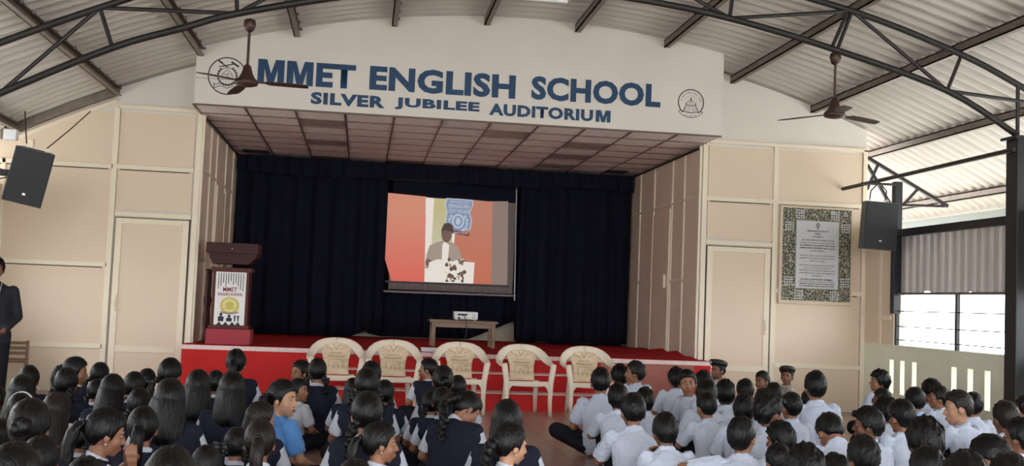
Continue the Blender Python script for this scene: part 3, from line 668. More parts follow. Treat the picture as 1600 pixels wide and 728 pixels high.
# ------------------------------------------------------------------ hanging speakers
def speaker(loc, w, h, d, rx, ry, rz, label):
    t = thing('loudspeaker', loc, label, 'speaker', 'hanging loudspeakers'); t.rotation_euler = (rx, ry, rz)
    MB().prism([(-w/2, -d/2), (w/2, -d/2), (w/2*.72, d/2), (-w/2*.72, d/2)], -h/2, h/2, 'z').build('cabinet', 'speaker_side', t)
    MB().bbox(-w/2+.008, w/2-.008, -d/2-.018, -d/2+.002, -h/2+.012, h/2-.012, .01).build('grille', 'speaker', t)
    MB().box(-.016, .016, -d/2-.021, -d/2-.017, -h/2+.1, -h/2+.122).build('badge', 'silver', t)
    MB().box(-.1, .1, -d/2-.02, -d/2-.017, h/2-.09, h/2-.06).build('horn_slot', 'black', t)
    for x in (-w*.25, w*.25): MB().tube([(x+.02*math.cos(g), 0, h/2+.018+.02*math.sin(g)) for g in [k*math.pi/5 for k in range(11)]], .005, 6).build('eye_bolt', 'silver', t)
    return t
spk_l = speaker((-3.645, 12.4, 2.46), .4, .6, .34, math.radians(8), math.radians(11), math.radians(14), 'black loudspeaker hung tilted on wires at the left wall')
spk_r = speaker((6.41, 13.0, 2.45), .42, .6, .36, math.radians(4), math.radians(2.5), math.radians(-8), 'black loudspeaker hung from the pipe beside the right window')
def hung(o, spk): o.parent = spk; o.matrix_parent_inverse = spk.matrix_basis.inverted()
for a, b in (((-3.49, 12.42, 2.78), (-3.45, 14.0, 3.46)), ((-3.7, 12.4, 2.82), (-3.8, 12.6, 3.2)), ((-3.8, 12.45, 2.5), (-4.3, 12.6, 2.62)), ((-3.86, 12.45, 2.45), (-4.3, 12.6, 2.4))):
    m_ = (Vector(a)+Vector(b))/2-Vector((0, 0, .01)); hung(MB().tube([a, m_, b], .007, 6).build('wire', 'cable'), spk_l)
for x in (6.31, 6.52): hung(MB().tube([(x, 13.0, 2.77), (x+.03, 13.02, 2.9), (6.45, 13.02, 3.01)], .009, 6).build('strap', 'cable'), spk_r)
hung(MB().bar((6.2, 13.0, 2.98), (6.72, 13.0, 2.99), .03).build('cross_bar', 'steel'), spk_r)
bk = tag(MB().bar((-4.4, 12.5, 2.52), (-3.84, 12.46, 2.49), .07).build('wall_bracket', 'steel'), 'dark steel arm reaching from the left wall to the left loudspeaker', 'bracket')
fl2 = thing('eave_box', (-3.93, 12.6, 2.93), 'small white box under the left eave above the loudspeaker', 'light')  # white box put in for the bright spot under the left eave
MB().bbox(-.07, .07, -.05, .05, -.06, .06, .012).build('housing', 'white_plastic', fl2); MB().bar((0, .05, .0), (-.1, .1, .1), .02).build('stem', 'steel', fl2)

# ------------------------------------------------------------------ plastic chairs
def plastic_chair():
    t = thing('plastic_chair', (0, 0, 0), '', 'chair', 'row of plastic chairs before the stage')
    zf = .905
    # seat
    v = []; f = []; nu, nv = 12, 10
    for lay in (0, 1):
        for i in range(nu+1):
            for j in range(nv+1):
                u = i/nu*2-1; w = j/nv; hw = .235-.035*w
                z = .43-.02*w-.012*(1-u*u)-(.03*(1-w/.12)**2 if w < .12 else 0)-.018*lay
                v.append((u*hw, -.24+.44*w, z*zf))
    N = (nu+1)*(nv+1)
    for i in range(nu):
        for j in range(nv): q = i*(nv+1)+j; f += [(q, q+1, q+nv+2, q+nv+1), (N+q, N+q+nv+1, N+q+nv+2, N+q+1)]
    for i in range(nu): a = i*(nv+1); b = a+nv+1; f += [(a, b, N+b, N+a), (a+nv, N+a+nv, N+b+nv, b+nv)]
    for j in range(nv): a = j; f += [(a, N+a, N+a+1, a+1)]; a = nu*(nv+1)+j; f += [(a, a+1, N+a+1, N+a)]
    MB().add(v, f).build('seat', 'plastic', t, True)
    # front apron with rounded corners
    poly = [(-.25, .44*zf), (.25, .44*zf), (.255, .26*zf), (.235, .26*zf), (.225, .33*zf), (.2, .375*zf), (.16, .39*zf), (-.16, .39*zf), (-.2, .375*zf), (-.225, .33*zf), (-.235, .26*zf), (-.255, .26*zf)]
    MB().prism(poly, -.25, -.235).build('apron', 'plastic', t)
    for sg in (-1, 1):
        MB().tube([(sg*.262, -.262, 0), (sg*.255, -.25, .2*zf), (sg*.262, -.24, .43*zf), (sg*.285, -.23, .6*zf), (sg*.29, -.22, .66*zf)], [.022, .026, .034, .036, .034], 8, [.016, .018, .02, .022, .02]).build('leg', 'plastic', t, True)
        MB().tube([(sg*.2, .3, 0), (sg*.19, .26, .2*zf), (sg*.18, .2, .42*zf)], [.022, .028, .034], 8, [.016, .018, .02]).build('leg', 'plastic', t, True)
        pts = [(sg*.29, -.235, .655), (sg*.305, -.1, .672), (sg*.303, .05, .69), (sg*.285, .15, .73), (sg*.25, .21, .785), (sg*.2, .25, .83), (sg*.14, .275, .862), (sg*.07, .288, .878), (0, .29, .884)]
        wa = [(1, 0, 0), (1, 0, 0), (1, 0, .2), (.9, 0, .6), (.8, 0, .8), (.6, 0, 1), (.4, 0, 1), (.2, 0, 1), (0, 0, 1)]
        wa = [(sg*a, b, c) for a, b, c in wa]
        MB().tube([(a, b, c*zf-.034) for a, b, c in pts], [.032, .036, .042, .048, .052, .052, .048, .044, .042], 10, [.013]*9, wa).build('armrest', 'plastic', t, True)
    # splat
    zs = [.43, .5, .57, .63, .69, .74, .78, .82, .855, .875]; hw = [.155, .148, .145, .15, .165, .19, .205, .185, .135, .06]
    v = []; f = []; n = 10
    for lay in (0, 1):
        for z, w in zip(zs, hw):
            for i in range(n+1):
                u = i/n*2-1; y = .19+.1*(z-.43)/.44-.02*u*u+.014*lay; v.append((u*w, y, z*zf-.01))
    K = len(zs); N = K*(n+1)
    for k in range(K-1):
        for i in range(n): q = k*(n+1)+i; f += [(q, q+1, q+n+2, q+n+1), (N+q, N+q+n+1, N+q+n+2, N+q+1)]
        a = k*(n+1); f += [(a, a+n+1, N+a+n+1, N+a)]; a += n; f += [(a, N+a, N+a+n+1, a+n+1)]
    bk = MB().add(v, f).build('backrest', 'plastic_back', t, True)
    mb = MB()
    def yb(z, u=0): return .19+.1*(z-.43)/.44-.004
    def ln(pts, r=.005): mb.tube([(x, yb(z)-.02*(x/.15)**2, z*zf-.01) for x, z in pts], r, 5)
    ln([(-.08, .52), (-.085, .6), (-.07, .625), (.07, .625), (.085, .6), (.08, .52)]); ln([(-.1, .665), (0, .655), (.1, .665)], .009)
    ln([(-.03, .52), (-.02, .56), (0, .58), (.02, .56), (.03, .52)])
    ln([(-.13, .8), (-.1, .77), (-.07, .77), (-.05, .74)]); ln([(.13, .8), (.1, .77), (.07, .77), (.05, .74)]); ln([(-.04, .82), (-.02, .78), (0, .75)]); ln([(.04, .82), (.02, .78), (0, .75)]); ln([(-.07, .71), (0, .7), (.07, .71)])
    mb.build('embossing', 'emboss', bk, True)
    return t
pc = plastic_chair()
CH = [(-.258, 12.8, 2, 'leftmost cream plastic chair, its left half behind a tied up hair student'), (.4, 12.78, 0, 'second cream plastic chair from the lectern, behind a cluster of dark heads'), (1.186, 12.8, -1, 'middle cream plastic chair of the row, below the projector table'),
      (1.945, 12.76, 3, 'cream plastic chair standing fully in view beside the open aisle'), (2.712, 12.78, 1, 'last cream plastic chair, next to the brown stage panel')]
for i, (x, y, a, lab) in enumerate(CH):
    o = pc if i == 0 else copy_tree(pc)
    o.location = (x, y, 0); o.rotation_euler = (0, 0, math.radians(a)); o['label'] = lab

# ------------------------------------------------------------------ wooden chair at the far left
wc = thing('wooden_chair', (-4.06, 13.45, 0), 'brown wooden chair with slatted back against the far left wall', 'chair', None, math.radians(15))
for x in (-.2, .2):
    MB().bbox(x-.018, x+.018, .16, .2, 0, .62, .004).build('leg', 'wood_dark', wc); MB().bbox(x-.018, x+.018, -.2, -.16, 0, .4, .004).build('leg', 'wood_dark', wc)
MB().bbox(-.22, .22, -.21, .2, .38, .41, .008).build('seat', 'wood_dark', wc)
for z in (.47, .53, .59): MB().bbox(-.19, .19, .17, .19, z-.018, z+.018, .004).build('slat', 'wood_dark', wc)

# ------------------------------------------------------------------ people
def fuse(mb, voxel, tris, smooth=4):
    """one continuous skin over overlapping shapes -> (verts, triangles)"""
    me = mb.mesh('t'); o = bpy.data.objects.new('t', me); COL.objects.link(o)
    r = o.modifiers.new('r', 'REMESH'); r.mode = 'VOXEL'; r.voxel_size = voxel; r.adaptivity = 0
    if smooth: s = o.modifiers.new('s', 'SMOOTH'); s.factor = .5; s.iterations = smooth
    dg = bpy.context.evaluated_depsgraph_get(); em = o.evaluated_get(dg).to_mesh(); n = sum(len(p.vertices)-2 for p in em.polygons)
    o.evaluated_get(dg).to_mesh_clear()
    d = o.modifiers.new('d', 'DECIMATE'); d.ratio = min(1, tris/max(n, 1)); d.use_collapse_triangulate = True
    dg = bpy.context.evaluated_depsgraph_get(); ev = o.evaluated_get(dg); em = ev.to_mesh()
    v, f = arrays(em); ev.to_mesh_clear(); bpy.data.objects.remove(o); bpy.data.meshes.remove(me)
    return v, f
def arrays(me):
    a = np.zeros(len(me.vertices)*3); me.vertices.foreach_get('co', a); me.calc_loop_triangles()
    t = np.zeros(len(me.loop_triangles)*3, dtype=np.int32); me.loop_triangles.foreach_get('vertices', t)
    return a.reshape(-1, 3), t.reshape(-1, 3)
def raw(mb, g=False):
    me = mb.mesh('t'); r = arrays(me); bpy.data.meshes.remove(me); return (grow(r[0]), r[1]) if g else r
def tri_mesh(name, v, f, m):
    me = bpy.data.meshes.new(name); n = len(v); k = len(f)
    me.vertices.add(n); me.vertices.foreach_set('co', v.astype(np.float32).ravel())
    me.loops.add(3*k); me.loops.foreach_set('vertex_index', f.astype(np.int32).ravel())
    me.polygons.add(k); me.polygons.foreach_set('loop_start', np.arange(0, 3*k, 3, dtype=np.int32))
    me.polygons.foreach_set('use_smooth', np.ones(k, dtype=bool))
    me.materials.append(MATS[m]); me.update(calc_edges=True); return me
def sm(a, b, x): t = np.clip((x-a)/(b-a), 0, 1); return t*t*(3-2*t)

def grow(v):
    v = np.array(v, float); c = np.array((0, -.01, .5)); v = c+(v-c)*1.04; v[:, 2] -= .028; return v
def head_shapes(mb):
    k0 = len(mb.v)
    mb.ell((0, -.01, .645), (.07, .09, .09), 24, 16)
    mb.ell((0, .026, .59), (.054, .056, .06), 20, 14)
    mb.ell((0, .06, .543), (.024, .02, .018))
    for s in (-1, 1):
        mb.ell((s*.034, .05, .6), (.026, .026, .026)); mb.ell((s*.03, .068, .652), (.022, .012, .008))
        mb.ell((s*.072, .0, .613), (.009, .018, .028)); mb.ell((s*.011, .088, .599), (.008, .009, .007))
    mb.caps((0, .077, .638), (0, .096, .604), .008, .011, 10)
    mb.ell((0, .084, .573), (.02, .008, .006)); mb.ell((0, .082, .563), (.017, .008, .006))
    mb.v[k0:] = [tuple(p) for p in grow(mb.v[k0:])]
    mb.caps((0, -.014, .44), (0, -.01, .57), .046, .045, 16)
def hand(mb, w, tip, pn, side, curl=.5):
    """palm from wrist w towards tip, palm normal pn, five unequal bent fingers, thumb off the side near the base"""
    w = Vector(w); d = (Vector(tip)-w).normalized(); pn = Vector(pn); pn = (pn-d*pn.dot(d)).normalized(); a = d.cross(pn)*side
    k = w+d*.07
    for j in range(4):
        o = (j-1.5)*.017; mb.caps(w+a*o*.6, k+a*o, .011, .0095, 8)
        ln = (.026, .031, .029, .022)[j]; p0 = k+a*o; d1 = (d*math.cos(curl)+pn*math.sin(curl)); p1 = p0+d1*ln
        d2 = (d*math.cos(curl*2.2)+pn*math.sin(curl*2.2)); p2 = p1+d2*ln*.8
        mb.caps(p0, p1, .0085, .008, 8); mb.caps(p1, p2, .008, .007, 8)
    t0 = w+d*.022-a*.02; t1 = t0+(d*.75-a*.65+pn*.25)*.03; t2 = t1+(d*.95+pn*.4)*.026
    mb.caps(t0, t1, .0105, .009, 8); mb.caps(t1, t2, .009, .0075, 8)
SH = (.152, -.012, .432)
ARM = {'lap': ((.215, .05, .24), (.13, .21, .175), (.05, .27, .15), (0, 0, -1)),
       'hug': ((.215, .14, .28), (.105, .3, .28), (.02, .345, .27), (0, -1, 0)),
       'pray': ((.2, .13, .35), (.028, .165, .465), (.011, .14, .56), (-1, 0, 0)),
       'chin': ((.17, .19, .3), (.085, .15, .46), (.045, .1, .53), (-.6, -.7, 0)),
       'out': ((.36, .06, .4), (.3, .27, .4), (.2, .36, .38), (0, 0, -1))}
LEG = {'cross': ((.085, .0, .095), (.215, .18, .13), (-.05, .22, .06), (-.13, .23, .035)),
       'wide': ((.09, .0, .1), (.33, .2, .19), (.02, .3, .07), (-.1, .33, .035)),
       'up': ((.08, .0, .09), (.1, .24, .33), (.09, .27, .07), (.1, .37, .03))}
POSE = {'lap': ('lap', 'lap', 'cross'), 'hug': ('hug', 'hug', 'up'), 'pray': ('pray', 'pray', 'cross'), 'chin': ('chin', 'hug', 'up'), 'arm': ('out', 'lap', 'cross'), 'aisle': ('lap', 'hug', 'wide')}
def folds(vf, amp, seed=0):
    v, f = vf; n = np.zeros_like(v); fn = np.cross(v[f[:, 1]]-v[f[:, 0]], v[f[:, 2]]-v[f[:, 0]])
    for k in range(3): np.add.at(n, f[:, k], fn)
    n /= np.linalg.norm(n, axis=1)[:, None]+1e-9
    rnd = np.random.RandomState(seed); d = 0
    for k in range(7):
        w = rnd.randn(3)*np.array((36, 36, 48)); d = d+np.abs(np.sin(v @ w+rnd.rand()*6+.8*np.sin(v @ (rnd.randn(3)*14))))**.8
    return v+n*((d/7-.5)*amp)[:, None], f
def mir(p, s): return (p[0]*s, p[1], p[2])
def rings(g):
    return [((0, 0, .03), .125+g, .1+g), ((0, -.012, .1), .145+g, .115+g), ((0, -.03, .22), .122+g, .088+g), ((0, -.035, .33), .138+g, .092+g), ((0, -.025, .4), .145+g, .082+g), ((0, -.014, .445), .118+g, .064+g), ((0, -.006, .475), .065+g, .05+g)]
TPL = {}
for pose, (al, ar, lg) in POSE.items():
    body = MB(); head_shapes(body); body.loft(rings(-.006), 24)
    shirt = MB(); shirt.loft(rings(.008)+[((0, -.008, .487), .05, .047)], 24)
    vest = MB(); vest.loft([(c, rx, ry) for c, rx, ry in rings(.024)[1:7]], 24); vest.caps((-.142, -.014, .428), (.142, -.014, .428), .054, .054, 14); vest.caps((-.12, -.03, .37), (.12, -.03, .37), .07, .07, 14)
    tr_ = MB(); tr_.ell((0, .01, .085), (.15, .12, .085), 20, 12)
    # collar
    cps = [(.052*math.cos(g), -.008+.048*math.sin(g), .488+.012*math.sin(-g)) for g in [2*math.pi*k/20 for k in range(21)]]
    shirt.tube(cps, .012, 8)
    for s, an in ((-1, al), (1, ar)):
        e, w, t, pn = ARM[an]; e, w, t, pn = mir(e, s), mir(w, s), mir(t, s), mir(pn, s); sh = mir(SH, s)
        body.caps(sh, e, .042, .033); body.caps(e, w, .034, .024); hand(body, w, t, pn, s, .12 if an == 'pray' else .5)
        q = Vector(sh).lerp(Vector(e), .8); shirt.caps((sh[0]*.95, sh[1], sh[2]), q, .05, .052, 14, True)
        h, k, a, ft = [mir(p, s) for p in LEG[lg]]
        if lg == 'wide' and s > 0: h, k, a, ft = LEG['up']
        body.caps(h, k, .07, .05); body.caps(k, a, .048, .033); body.caps(a, ft, .032, .024)
        tr_.caps(h, k, .088, .07); tr_.caps(k, Vector(k).lerp(Vector(a), .92), .07, .052, 14, True)
    TPL[pose] = {'body': fuse(body, .0058, 6500), 'shirt': folds(fuse(shirt, .008, 5200), .034, len(pose)*7+al.__len__()), 'shirt_plain': fuse(shirt, .009, 2600), 'vest': folds(fuse(vest, .01, 2000), .012, 5), 'trousers': folds(fuse(tr_, .011, 1800), .01, 9)}
TPL['tall'] = TPL['lap']; TPL['bow'] = TPL['lap']
TPL['lap2'] = TPL['lap']

rawg = lambda m: raw(m, True)
HC = np.array((0, -.01, .647))
def hair_cap(front, temple, side, back, R=(.079, .101, .108), rough=.004, seed=0, part=False, sides=0):
    """scalp shell with its own hairline; angles are polar limits from the crown"""
    rnd = np.random.RandomState(seed); nu, nv = 48, 14
    A = np.radians(np.array([0, 32, 58, 72, 82, 98, 118, 180.])); Lm = np.radians(np.array([front, front+2, temple, side+8, side+10, side, back-8, back]))
    ph = np.linspace(0, 2*np.pi, nu, endpoint=False); pa = np.where(ph > np.pi, 2*np.pi-ph, ph)
    lim = np.interp(pa, A, Lm)
    k = rnd.randn(6, 3)*14; of = rnd.rand(6)*6.28
    V = [HC+np.array((0, 0, R[2]))]
    for i in range(1, nv+2):
        t = lim*min(i, nv)/nv; sc_ = 1.0-.02*max(0, i-nv+3) if i <= nv else .84
        d = np.stack([np.sin(t)*np.sin(ph), np.sin(t)*np.cos(ph), np.cos(t)], 1)
        nz = sum(np.sin(d @ k[q]+of[q]) for q in range(6))/6+.7*sum(np.sin(d @ (k[q]*2.7)+of[-1-q]) for q in range(6))/6
        r = sc_*(1+rough/.09*(.7*nz[:, None]+.45))
        if part: r -= .05*np.exp(-(d[:, :1]/.05)**2)*(d[:, 1:2] > -.9)
        if sides: r -= sides*(np.clip(1.1-d[:, 2:3]*1.6, 0, 1))
        V += list(HC+d*np.array(R)*r)
    F_ = [(0, 1+j, 1+(j+1) % nu) for j in range(nu)]
    for i in range(nv):
        for j in range(nu):
            a = 1+i*nu+j; b = 1+i*nu+(j+1) % nu; F_ += [(a, a+nu, b+nu), (a, b+nu, b)]
    V = grow(V); return V, np.array(F_)[:, ::-1]
def cat(*ps):
    vs_, fs = [], []; o = 0
    for v, f in ps: vs_.append(v); fs.append(f+o); o += len(v)
    return np.concatenate(vs_), np.concatenate(fs)
def beads(path, r0, r1, n, seed=0):
    rnd = random.Random(seed); mb = MB(); P = [Vector(p) for p in path]
    for i in range(n):
        t = i/(n-1)*(len(P)-1); k = min(int(t), len(P)-2); p = P[k].lerp(P[k+1], t-k); r = r0+(r1-r0)*i/(n-1)
        mb.ell(p+Vector(((-1)**i*r*.35, 0, 0)), (r*1.05, r*.95, r*1.25), 8, 6)
    return raw(mb, True)
HAIR = {}; RIB = {}
gc = lambda s, **k: hair_cap(63, 80, 114, 150, R=(.081, .104, .107), rough=.004, seed=s, part=True, **k)
two = lambda f: cat(f(-1), f(1))
def bow(c, s=1.0):
    mb = MB()
    for g in (-1, 1): mb.ell((c[0]+g*.022*s, c[1], c[2]+.004), (.022*s, .009, .014*s), 8, 6); mb.ell((c[0]+g*.012*s, c[1]-.002, c[2]-.024*s), (.007*s, .005, .022*s), 6, 6)
    mb.ell(c, (.009, .01, .009), 6, 6); return raw(mb, True)
HAIR['plaits'] = cat(gc(1), two(lambda s: beads([(s*.055, -.085, .585), (s*.078, -.118, .52), (s*.085, -.128, .44), (s*.08, -.128, .33)], .022, .013, 11)))
RIB['plaits'] = [(lambda s: bow((s*.08, -.135, .335)))(s) for s in (-1, 1)]
HAIR['beads'] = HAIR['plaits']
def wraps(s):
    mb = MB()
    for k in range(5): mb.ell((s*(.075+.008*min(k, 1)), -.122-.002*k, .52-.036*k), (.025, .022, .007), 8, 6)
    return raw(mb, True)
RIB['beads'] = [(wraps)(s) for s in (-1, 1)]
HAIR['folded'] = cat(gc(2), two(lambda s: beads([(s*.058, -.08, .585), (s*.09, -.1, .535), (s*.1, -.105, .47), (s*.088, -.12, .45), (s*.078, -.12, .51), (s*.07, -.105, .57)], .021, .014, 13)))
RIB['folded'] = [(lambda s: bow((s*.078, -.12, .565), .9))(s) for s in (-1, 1)]
HAIR['ribbons'] = HAIR['folded']; RIB['ribbons'] = [(lambda s: cat(bow((s*.086, -.085, .615), 1.5), bow((s*.095, -.07, .64), 1.2)))(s) for s in (-1, 1)]
def tail(path, rad, seed):
    rnd = random.Random(seed); mb = MB()
    for k in range(7):
        g = k*2*math.pi/7; mb.tube([(x+r*.45*math.cos(g)+rnd.uniform(-.004, .004), y+r*.35*math.sin(g), z+rnd.uniform(-.004, .004)) for (x, y, z), r in zip(path, rad)], [r*.62 for r in rad], 7)
    return raw(mb, True)
pth = [(0, -.1, .66), (0, -.13, .645), (.004, -.148, .6), (-.004, -.15, .54), (.006, -.142, .48), (0, -.138, .42), (.004, -.138, .375)]
HAIR['pony'] = cat(gc(3), tail(pth, [.02, .028, .034, .034, .03, .022, .01], 1)); RIB['pony'] = [rawg(MB().ell((0, -.118, .652), (.027, .014, .025), 10, 8))]
HAIR['curl'] = cat(gc(4), beads([(0, -.1, .64), (.01, -.135, .6), (-.01, -.145, .54), (.012, -.142, .47), (-.008, -.14, .4), (.008, -.138, .34)], .036, .018, 17)); RIB['curl'] = RIB['pony']
HAIR['bun'] = cat(gc(5), rawg(MB().ell((0, -.118, .625), (.046, .034, .044), 14, 10).ell((.014, -.138, .63), (.028, .02, .032), 10, 8).ell((-.016, -.136, .618), (.026, .02, .028), 10, 8))); RIB['bun'] = [rawg(MB().tube([(.04*math.cos(g), -.108, .625+.042*math.sin(g)) for g in [k*math.pi/8 for k in range(17)]], .006, 6))]
def loose(seed):
    rnd = random.Random(seed); mb = MB()
    for k in range(15):
        u = (k-7)/7; x0 = u*.068; L_ = .36+.03*math.cos(u*2)+rnd.uniform(-.02, .02); y0 = -.106+.07*u*u
        mb.tube([(x0*.8, y0+.022, .69), (x0*1.02, y0+.006, .645), (x0*1.12, y0-.006, .58), (x0*1.18, y0-.014, .52), (x0*1.2, -.126+.04*u*u, .46), (x0*1.1+rnd.uniform(-.006, .006), -.128+.03*u*u, L_)], [.01, .017, .019, .019, .017, .006], 7)
    return raw(mb, True)
HAIR['loose'] = cat(gc(6), loose(2))
BOY = [hair_cap(62, 78, 104, 152, seed=11, rough=.01), hair_cap(66, 80, 106, 154, R=(.08, .104, .112), seed=12, rough=.014), hair_cap(62, 76, 102, 148, R=(.079, .101, .107), seed=13, rough=.009, sides=.03), hair_cap(68, 80, 106, 152, R=(.083, .107, .114), seed=14, rough=.018)]
FRINGE = cat(hair_cap(68, 80, 104, 148, R=(.08, .107, .112), seed=15, rough=.012, sides=.02), rawg(MB().ell((.0, .075, .715), (.05, .026, .022), 14, 8).ell((.02, .085, .705), (.03, .018, .018), 12, 8)))
FADE = hair_cap(60, 74, 98, 142, R=(.079, .101, .112), seed=16, rough=.009, sides=.07)
def beret():
    mb = MB(); mb.lathe([(.08, 0), (.086, .01), (.092, .028), (.092, .045), (.08, .06), (.04, .07), (.001, .072)], (0, 0, 0), 24)
    v, f = raw(mb); v = v*np.array((1.1, 1.32, 1.1)); v += np.array((0, -.012, .69)); v[:, 2] += .2*v[:, 1]+.25*np.maximum(0, v[:, 0]-.05)*-1; return grow(v), f
BERET = beret()
BADGE = rawg(MB().ell((.0, .118, .738), (.017, .008, .017), 12, 8))
EYE = {s: rawg(MB().ell((s*.029, .068, .633), (.0125, .0075, .0055), 12, 8)) for s in (-1, 1)}
IRIS = {s: rawg(MB().ell((s*.029, .0725, .633), (.006, .0045, .0056), 10, 8)) for s in (-1, 1)}
BROW = {s: rawg(MB().tube([(s*.012, .079, .652), (s*.028, .077, .657), (s*.045, .066, .652)], [.003, .004, .002], 6)) for s in (-1, 1)}
LIPS = rawg(MB().ell((0, .088, .5735), (.019, .006, .0045), 12, 8).ell((0, .0865, .564), (.016, .006, .005), 12, 8))
def specs():
    mb = MB()
    for s in (-1, 1):
        mb.tube([(s*.03+.021*math.cos(g), .092, .63+.017*math.sin(g)) for g in [k*math.pi/8 for k in range(17)]], .0022, 6)
        mb.tube([(s*.05, .09, .636), (s*.077, .05, .636), (s*.08, .0, .63)], .0025, 6)
    mb.tube([(-.009, .094, .634), (.009, .094, .634)], .002, 6); return raw(mb, True)
SPECS = specs()
BAND = rawg(MB().tube([(.085*math.cos(g), .0+.02*math.sin(g), .66+.098*math.sin(g)) for g in [k*math.pi/14 for k in range(15)]], [.006]*15, 6, .01))
STUD = rawg(MB().ell((.083, .0, .585), (.006, .006, .006), 8, 6))

def rot_z(v, a, c):
    x, y = v[:, 0]-c[0], v[:, 1]-c[1]; ca, sa = np.cos(a), np.sin(a)
    return np.stack([c[0]+x*ca-y*sa, c[1]+x*sa+y*ca, v[:, 2]], 1)
def rot_x(v, a, c):
    y, z = v[:, 1]-c[1], v[:, 2]-c[2]; ca, sa = np.cos(a), np.sin(a)
    return np.stack([v[:, 0], c[1]+y*ca-z*sa, c[2]+y*sa+z*ca], 1)
def deform(v, mode, turn, nod, lean, tall):
    """turn, nod the head on the neck; lean and stretch the trunk"""
    z = v[:, 2]
    if mode == 'rigid': w = np.ones(len(v))
    elif mode == 'hair': w = .35+.65*sm(.4, .53, z)
    else: w = sm(.452, .505, z)*(1-sm(.068, .1, np.hypot(v[:, 0], v[:, 1]+.01))*(1-sm(.5, .53, z)))
    v = rot_x(v, -nod*w, (0, -.01, .5)); v = rot_z(v, -turn*w, (0, -.01))
    z = v[:, 2]
    v = rot_x(v, -lean*sm(.06, .42, z), (0, 0, .1))
    if tall: v = v.copy(); v[:, 2] += tall*sm(.08, .36, v[:, 2])
    return v
